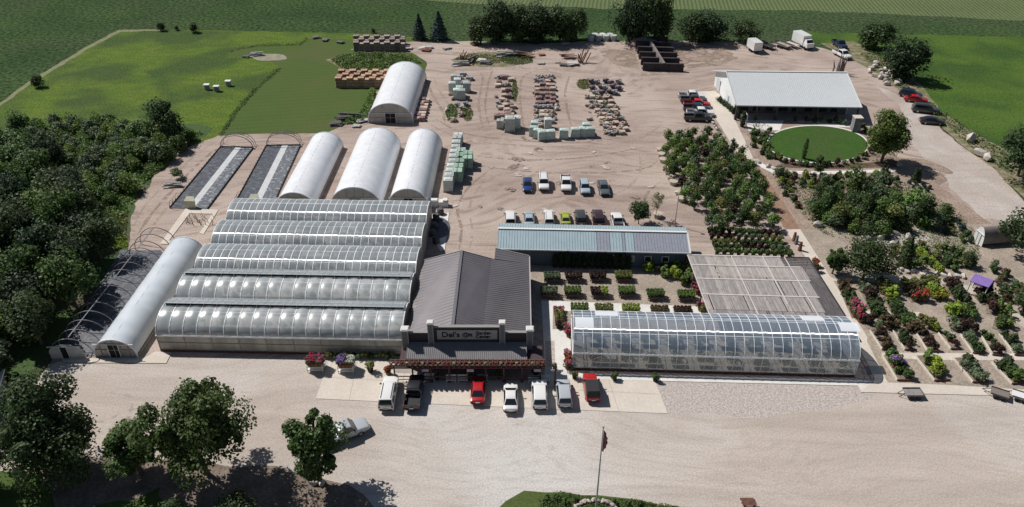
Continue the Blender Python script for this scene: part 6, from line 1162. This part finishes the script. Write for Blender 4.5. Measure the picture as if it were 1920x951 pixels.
for i in range(9):
    for j in range(3):
        p = P(636+i*10.6+j*3, 163-j*7.2); inst(PST[(i+j) % 2], (p.x, p.y, 0), .04*(i % 3), 1.15, 'stack of orange-brown pallets in the '+['front', 'middle', 'rear'][j]+' row beside the tall tunnel', 'pallet stack', 'orange pallet stacks '+['front', 'middle', 'rear'][j])
# odds and ends of the far yard
m_junkw = mat('pale_scrap', (.48, .47, .45), (.38, .37, .36), sc=2, objvar=.2); m_junkd = mat('dark_scrap', (.08, .075, .08), (.14, .13, .13), sc=2, objvar=.2); m_rust = mat('rusty_scrap', (.13, .045, .035), (.2, .09, .06), sc=2, objvar=.2)
def scrapspec(kind, seed):
    mb = MB(); rr = random.Random(seed)
    if kind == 'beams':
        for k in range(6): a = rr.uniform(-.25, .25); mb.box((rr.uniform(-.5, .5), rr.uniform(-.4, .4), .12+.13*k), (3.2-rr.uniform(0, 1), .22, .12), a)
    elif kind == 'sheets':
        for k in range(4): mb.box((rr.uniform(-.3, .3), rr.uniform(-.3, .3), .1+.1*k), (1.8, 1.2, .07), rr.uniform(-.5, .5))
    elif kind == 'posts':
        for k in range(7): x = rr.uniform(-.8, .8); mb.beam((x, rr.uniform(-.4, .4), 0), (x+rr.uniform(-1.2, 1.2), rr.uniform(-.5, .5), rr.uniform(1.4, 2.6)), .14, .14)
    return mb
SC = {}
for k, mm in (('beams', m_junkw), ('beams', m_junkd), ('sheets', m_junkw), ('sheets', m_junkd), ('posts', m_rust), ('beams', m_rust), ('sheets', m_rust)): SC[(k, mm.name)] = (dict(beams='beam_pile', sheets='panel_pile', posts='scrap_rack')[k], scrapspec(k, len(SC)).mesh(k, mm), [])
def scrap(k, mm, x, y, label, sc=1.0, rz=0, cat='scrap'): p = P(x, y); return inst(SC[(k, mm)], (p.x, p.y, 0), rz, sc, label, cat)
scrap('posts', 'rusty_scrap', 1091, 118, 'rust-red scrap rack with slanting bars behind the stock columns', 1.5); scrap('beams', 'rusty_scrap', 1066, 110, 'rusty beam pile left of the scrap rack', 1.3); scrap('sheets', 'pale_scrap', 1073, 122, 'grey panel pile in front of the rusty beams', 1.5, .3); scrap('sheets', 'dark_scrap', 1058, 124, 'dark panel pile at the left of the grey panels', 1.0)
scrap('beams', 'pale_scrap', 862, 124, 'long pale beams lying at the left weedy stock patch', 1.4, .2); scrap('beams', 'dark_scrap', 888, 116, 'dark beam pile in the middle of the left weedy stock patch', 1.4, 1.2); scrap('sheets', 'dark_scrap', 912, 120, 'dark panels right in the left weedy stock patch', 1.4); scrap('sheets', 'pale_scrap', 903, 115, 'pale panels between the dark piles of the weedy patch', 1.2); scrap('posts', 'rusty_scrap', 868, 112, 'brown leaning posts at the back of the weedy stock patch', 1.0)
scrap('beams', 'pale_scrap', 945, 107, 'pale beam stack at the back of the right weedy patch', 1.6, 0); scrap('beams', 'dark_scrap', 965, 107, 'dark beam stack right of the pale one', 1.6, .05); scrap('beams', 'rusty_scrap', 986, 108, 'rusty beam stack at the end of the weedy patch', 1.3, 0)
scrap('sheets', 'pale_scrap', 1014, 120, 'small white crate-like pile between the weedy patch and the rusty beams', .9); scrap('sheets', 'rusty_scrap', 1016, 104, 'low rusty pile behind the small white one', .8); scrap('sheets', 'pale_scrap', 1045, 118, 'small pale pile left of the rusty beams', .6)
scrap('sheets', 'pale_scrap', 1060, 84, 'white scrap pile before the far tree clump', 1.2, .5); scrap('sheets', 'pale_scrap', 680, 228, 'white leaning panel left of the tall tunnel front', 1.2, .4); scrap('beams', 'dark_scrap', 655, 226, 'long dark pile under the weeds left of the tall tunnel', 1.7, .1); scrap('sheets', 'dark_scrap', 632, 235, 'dark blue covered pile at the grass corner', 1.3, .3); scrap('sheets', 'pale_scrap', 668, 238, 'pale litter pile at the grass corner', .9)
scrap('beams', 'pale_scrap', 480, 106, 'pale broken timber on the bare patch of the meadow', 1.2, .3); scrap('sheets', 'dark_scrap', 462, 108, 'dark pile left of the broken timber on the meadow', .9); scrap('beams', 'pale_scrap', 322, 352, 'yellowish plank pile beside the outer fabric bed', 1.1, .1)
for i, (x, y, mm, l) in enumerate(((765, 92, 'pale_scrap', 'white ring-shaped scrap beside the weathered pallets'), (792, 92, 'pale_scrap', 'pale scrap left of the spruces, lower'), (806, 90, 'pale_scrap', 'pale scrap before the bigger spruce'), (800, 96, 'rusty_scrap', 'rusty scrap before the bigger spruce'), (838, 92, 'pale_scrap', 'pale scrap heap right of the spruces'), (890, 84, 'rusty_scrap', 'small red scrap at the foot of the far clump'), (933, 82, 'pale_scrap', 'pale scrap under the tallest far tree'), (595, 72, 'dark_scrap', 'dark scrap group on the far grass, left'), (612, 76, 'dark_scrap', 'dark scrap group on the far grass, middle'), (638, 80, 'dark_scrap', 'dark scrap group on the far grass, right'))): scrap('sheets', mm, x, y, l, 1.1, i)
for i in range(7): p = P(1108+i*7, 76-(i % 2)*3); q = inst(('round_bale', (lambda b: (b.cyl((0, 0, 0), .8, 1.3, 12), b.mesh('round_bale', m_whitew, 40))[1])(MB()), []), (p.x, p.y, 0), 0, 1.1, 'white wrapped bale in the line before the far field', 'bale', 'white wrapped bales')
for x, y, l in ((389, 168, 'left of the three white beehive boxes on the meadow'), (407, 171, 'middle and lowest of the three white beehive boxes'), (429, 161, 'right of the three white beehive boxes on the meadow')):
    p = P(x, y); r = thing('beehive', l, 'beehive', p); mb = MB(); mb.box((p.x, p.y, .35), (.9, .8, .7)); mb.box((p.x, p.y, .95), (.85, .75, .45)); mb.build('hive_body', m_greys, r); mb = MB(); mb.box((p.x, p.y, 1.22), (1.3, 1.1, .12)); mb.build('lid', m_white, r)
# =============================================================== STORE FRONT
def cart(px, py, keys, label):
    r = local('flower_cart', label, 'cart', px, py, 0); mb = MB(); mb.box((0, 0, .85), (2.0, 1.5, .08)); mb.box((0, 0, .35), (2.0, 1.5, .08)); mb.build('shelf', m_white, r)
    for x in (-.95, .95):
        for y in (-.7, .7): mb = MB(); mb.box((x, y, .6), (.07, .07, 1.2)); mb.build('post', m_white, r)
    rr = random.Random(px); p = P(px, py)
    for i in range(4):
        for j in range(3):
            k = keys[0 if i < 2 else 1]; plant(k, Vector((p.x-.72+i*.48, p.y-.48+j*.48, .98)), {'fl_magenta': 'magenta', 'fl_pink': 'pink', 'fl_purple': 'purple', 'fl_white': 'white'}[k]+' flowering plant on the '+label.split(' cart')[0]+' cart', 'flowers on '+label[:30]+k, 1.05, 'potted_flower', 'potted flower')
cart(594, 692, ('fl_magenta', 'fl_pink'), 'left flower cart full of magenta and pink blooms on the gravel'); cart(651, 694, ('fl_purple', 'fl_white'), 'right flower cart with purple and pale blooms beside the planter')
def planter(px, py, k, label, sc=1.0): plant(k, (px, py), label, None, sc, 'planter', 'planter')
for a in ((695, 697, 'p_olive', 'big leafy planter right of the flower carts', 1.6), (1077, 710, 'p_olive', 'leafy planter at the left front corner of the clear greenhouse', 1.2), (1152, 713, 'p_mid', 'leafy planter before the middle of the clear greenhouse', 1.2), (1228, 715, 'p_mid', 'leafy planter at the corner of the concrete pad', 1.2), (728, 702, 'fl_red', 'red planter at the left end of the store canopy', 1.4), (820, 712, 'p_olive', 'planter under the canopy behind the black pickup', 1.1), (870, 708, 'p_grey', 'planter under the canopy left of the red sedan', 1.2), (936, 708, 'p_olive', 'planter under the canopy right of the red sedan', 1.2), (1005, 706, 'p_mid', 'planter under the canopy behind the white crossover', 1.3), (1040, 694, 'p_grey', 'planter on the sidewalk right of the store', 1.0)): planter(*a)
for i in range(12): plant(['olive', 'dark', 'grey'][i % 3], P(618+i*11, 672), 'shrub against the pale wall of the nearest greenhouse', 'shrubs at the greenhouse wall', 1.1)
for i in range(30): x = e0+.35+(e1-e0-.7)*i/29; k = ['fl_white', 'fl_pink', 'fl_red'][i % 3]; plant(k, Vector((x, ye-.1, 2.92)), {'fl_white': 'white', 'fl_pink': 'pink', 'fl_red': 'red'}[k]+' flowering pot on the front beam of the store canopy', 'flower pots on the canopy beam '+k, .5, 'potted_flower', 'potted flower')
for i, (x, y) in enumerate(((806, 714), (846, 716), (868, 716), (905, 716), (1000, 718), (1022, 717))): p = P(x, y); mb = MB(); mb.box((p.x, p.y, .45), (1.3, .5, .07)); mb.box((p.x, p.y+.28, .75), (1.3, .06, .45)); mb.box((p.x-.55, p.y, .21), (.08, .45, .42)); mb.box((p.x+.55, p.y, .21), (.08, .45, .42)); mb.build('bench', m_white, label='pale bench under the front edge of the store canopy', cat='bench', group='benches before the store')
p = P(1040, 725); rt = thing('sign_post', 'brown cross-armed post between the silver and the white crossover', 'post', p); mb = MB(); mb.box((p.x, p.y, 1.9), (.2, .2, 3.8)); mb.build('post', m_bwood, rt); mb = MB(); mb.box((p.x+.2, p.y, 2.6), (1.5, .08, .3)); mb.build('arm_board', m_ban, rt)
for x, l in ((1016, 'left'), (1030, 'right')): pass
# people-free yard: gas tanks, generator pad at the greenhouses' right end
p = P(812, 386); mb = MB(); mb.box((p.x, p.y, .6), (1.8, 1.0, 1.2)); mb.box((p.x, p.y, 1.25), (1.6, .8, .1)); mb.build('utility_cabinet', m_white, label='white utility cabinet at the rear right corner of the joined greenhouses', cat='cabinet')
p = P(832, 386); mb = MB(); mb.box((p.x, p.y, .5), (1.6, 1.1, 1.0)); mb.box((p.x+.3, p.y, 1.15), (.8, .9, .3)); mb.build('utility_cabinet', m_white, label='lower white cabinet right of the utility cabinet', cat='cabinet')
for i, (x, y) in enumerate(((818, 412), (815, 428), (812, 442), (818, 455), (826, 402))): p = P(x, y); mb = MB(); mb.cyl((p.x, p.y, 0), .6, .9, 10); mb.cyl((p.x, p.y, .9), .45, .2, 10); mb.build('dark_barrel', m_junkd, smooth=40, label='dark barrel at the right end of the joined greenhouses', cat='barrel', group='dark barrels at the greenhouse end')
p = P(378, 415); mb = MB(); rr = random.Random(9)
for k in range(26): q = Vector((p.x+rr.uniform(-2.4, 2.2), p.y+rr.uniform(-1.6, 1.6), 0)); mb.tube([q, q+Vector((rr.uniform(-.3, .3), rr.uniform(-.2, .2), rr.uniform(.6, 1.3)))], [.06, .02], 4)
mb.build('dry_brush', m_dk, label='dark dry brush inside the concrete curb frame', cat='brush', kind='stuff')
# pillar pieces by the oval lawn
p = P(1602, 246); mb = MB(); mb.box((p.x, p.y, 1.5), (1.5, 1.5, 3.0)); rt = thing('stone_chimney', 'square dark stone chimney with pale top at the right of the oval lawn', 'chimney', p); mb.build('shaft', m_bldd, rt); mb = MB(); mb.box((p.x, p.y, 3.1), (1.7, 1.7, .2)); mb.build('cap', m_conc, rt)
p = P(1398, 240); rt = thing('arbor', 'white-framed entrance arbor at the left end of the patio', 'arbor', p); mb = MB(); beams(mb, [(p.x, p.y, 0), (p.x, p.y, 2.6), (p.x+.1, p.y+2.2, 2.6), (p.x+.1, p.y+2.2, 0)], .16, .16); mb.build('frame', m_white, rt)
for i, (x, y) in enumerate(((1492, 450), (1499, 462), (1488, 444))): p = P(x, y+8); mb = MB(); mb.box((p.x, p.y, .8), (.5, .4, 1.6), .3, taper=.6); mb.build('garden_statue', m_rust if i else m_bldd, label=['brown garden figure nearest the lath house corner', 'brown garden figure on the concrete path, lower', 'brown garden figure at the top of the concrete path'][i], cat='ornament')
for x, y, l, k in ((1527, 500, 'red-flowering pot beside the back corner of the lath house', 'fl_red'), (1530, 510, 'rusty potted shrub beside the back corner of the lath house', 'p_rust'), (1607, 596, 'pink-red pot on the path corner by the garden beds', 'fl_red'), (1612, 604, 'magenta pot on the path corner by the garden beds', 'fl_magenta')): plant(k, (x, y), l, None, 1.5, 'potted_plant', 'potted plant')
# =============================================================== ROAD ISLAND AND FLAG
p = P(1117, 955); rt = thing('flagpole', 'tall silver flagpole with a limp flag rising from the stone ring', 'flagpole', p)
hp = 11.8; mb = MB(); mb.tube([p, p+UZ*hp], [.10, .05], 10); mb.build('pole', m_steel, rt, smooth=60); mb = MB(); mb.rock((p.x, p.y, hp+.06), .12, 1, (1, 1, 1), rough=.02); mb.build('finial', m_rim, rt)
m_flag = mat('flag_cloth', (.30, .03, .045), (.36, .24, .26), sc=2.2, coord='world', rough=.8, stretch=(6, 6, .6), fac=(.45, .55)); mb = MB(); n = 14; ringz = []
for k in range(n+1):
    z = hp-.35-k*3.4*.8/n; w = .12+.34*math.sin(math.pi*min(1, k/n*.95+.05))+.05*math.sin(k*1.9); ringz.append([(p.x+.07, p.y-.03, z), (p.x+.07+w*.5, p.y-.12+.06*math.sin(k), z-.12), (p.x+.07+w, p.y+.03*math.cos(k), z-.25), (p.x+.07+w*.5, p.y+.1, z-.12)])
mb.loft(ringz); mb.build('flag', m_flag, rt, smooth=60)
for i, (x, y) in enumerate([(1117+38*math.cos(t), 957+17*math.sin(t)) for t in [2*math.pi*k/26 for k in range(26)]]): rockat((x, y), 'rough stone in the ring round the flagpole', 'stone ring round the flagpole', .5+.3*((i*7) % 5)/5, m_bldp if i % 3 else m_bld, i)
patch('ground_cover', [(1010, 940), (1040, 925), (1110, 931), (1200, 940), (1320, 962), (1330, 985), (1010, 985)], 7000, .5, .16, LM['mid'], 50, label='low green ground cover on the island round the flagpole', cat='ground cover')
patch('ground_cover', [(1180, 938), (1340, 962), (1345, 975), (1180, 950)], 1500, .4, .16, LM['olive'], 51, label='olive ground cover along the rim of the road island', cat='ground cover')
for i, (x, y) in enumerate(((1025, 938), (1042, 935), (1080, 940), (1150, 945), (1175, 948), (1200, 950), (1060, 944))): plant(['light', 'mid', 'dark'][i % 3], (x, y), ['light green', 'mid green', 'dark green'][i % 3]+' small shrub on the island round the flagpole', 'island shrubs '+'abc'[i % 3], .9)
p = P(1402, 951); mb = MB(); mb.box((p.x, p.y, .75), (1.4, .8, .07)); mb.box((p.x, p.y-.65, .45), (1.4, .28, .06)); mb.box((p.x, p.y+.65, .45), (1.4, .28, .06))
for s in (-.5, .5): mb.beam((p.x+s, p.y-.6, 0), (p.x+s, p.y+.2, .75), .09, .09); mb.beam((p.x+s, p.y+.6, 0), (p.x+s, p.y-.2, .75), .09, .09); mb.beam((p.x+s, p.y-.7, .42), (p.x+s, p.y+.7, .42), .08, .08)
mb.build('picnic_table', m_bwood, label='dark picnic table at the bottom edge of the gravel lot', cat='table')

# chips and litter of the stock yard, crates and tools that stand about
for i in range(60):
    rr = random.Random(i+300); c = [(862, 185, 24, 45), (945, 195, 18, 48), (1022, 195, 24, 48), (1125, 200, 30, 48)][i % 4]; rockat((c[0]+rr.uniform(-1, 1)*c[2], c[1]+rr.uniform(-1, 1)*c[3]), ['pale', 'pinkish', 'dark'][i % 3]+' loose stone lying among the pallets of the stock yard', 'loose stones of the stock yard '+['pale', 'pinkish', 'dark'][i % 3], rr.uniform(.6, 1.3), [m_bld, m_bldp, m_bldd][i % 3], i)
finish()
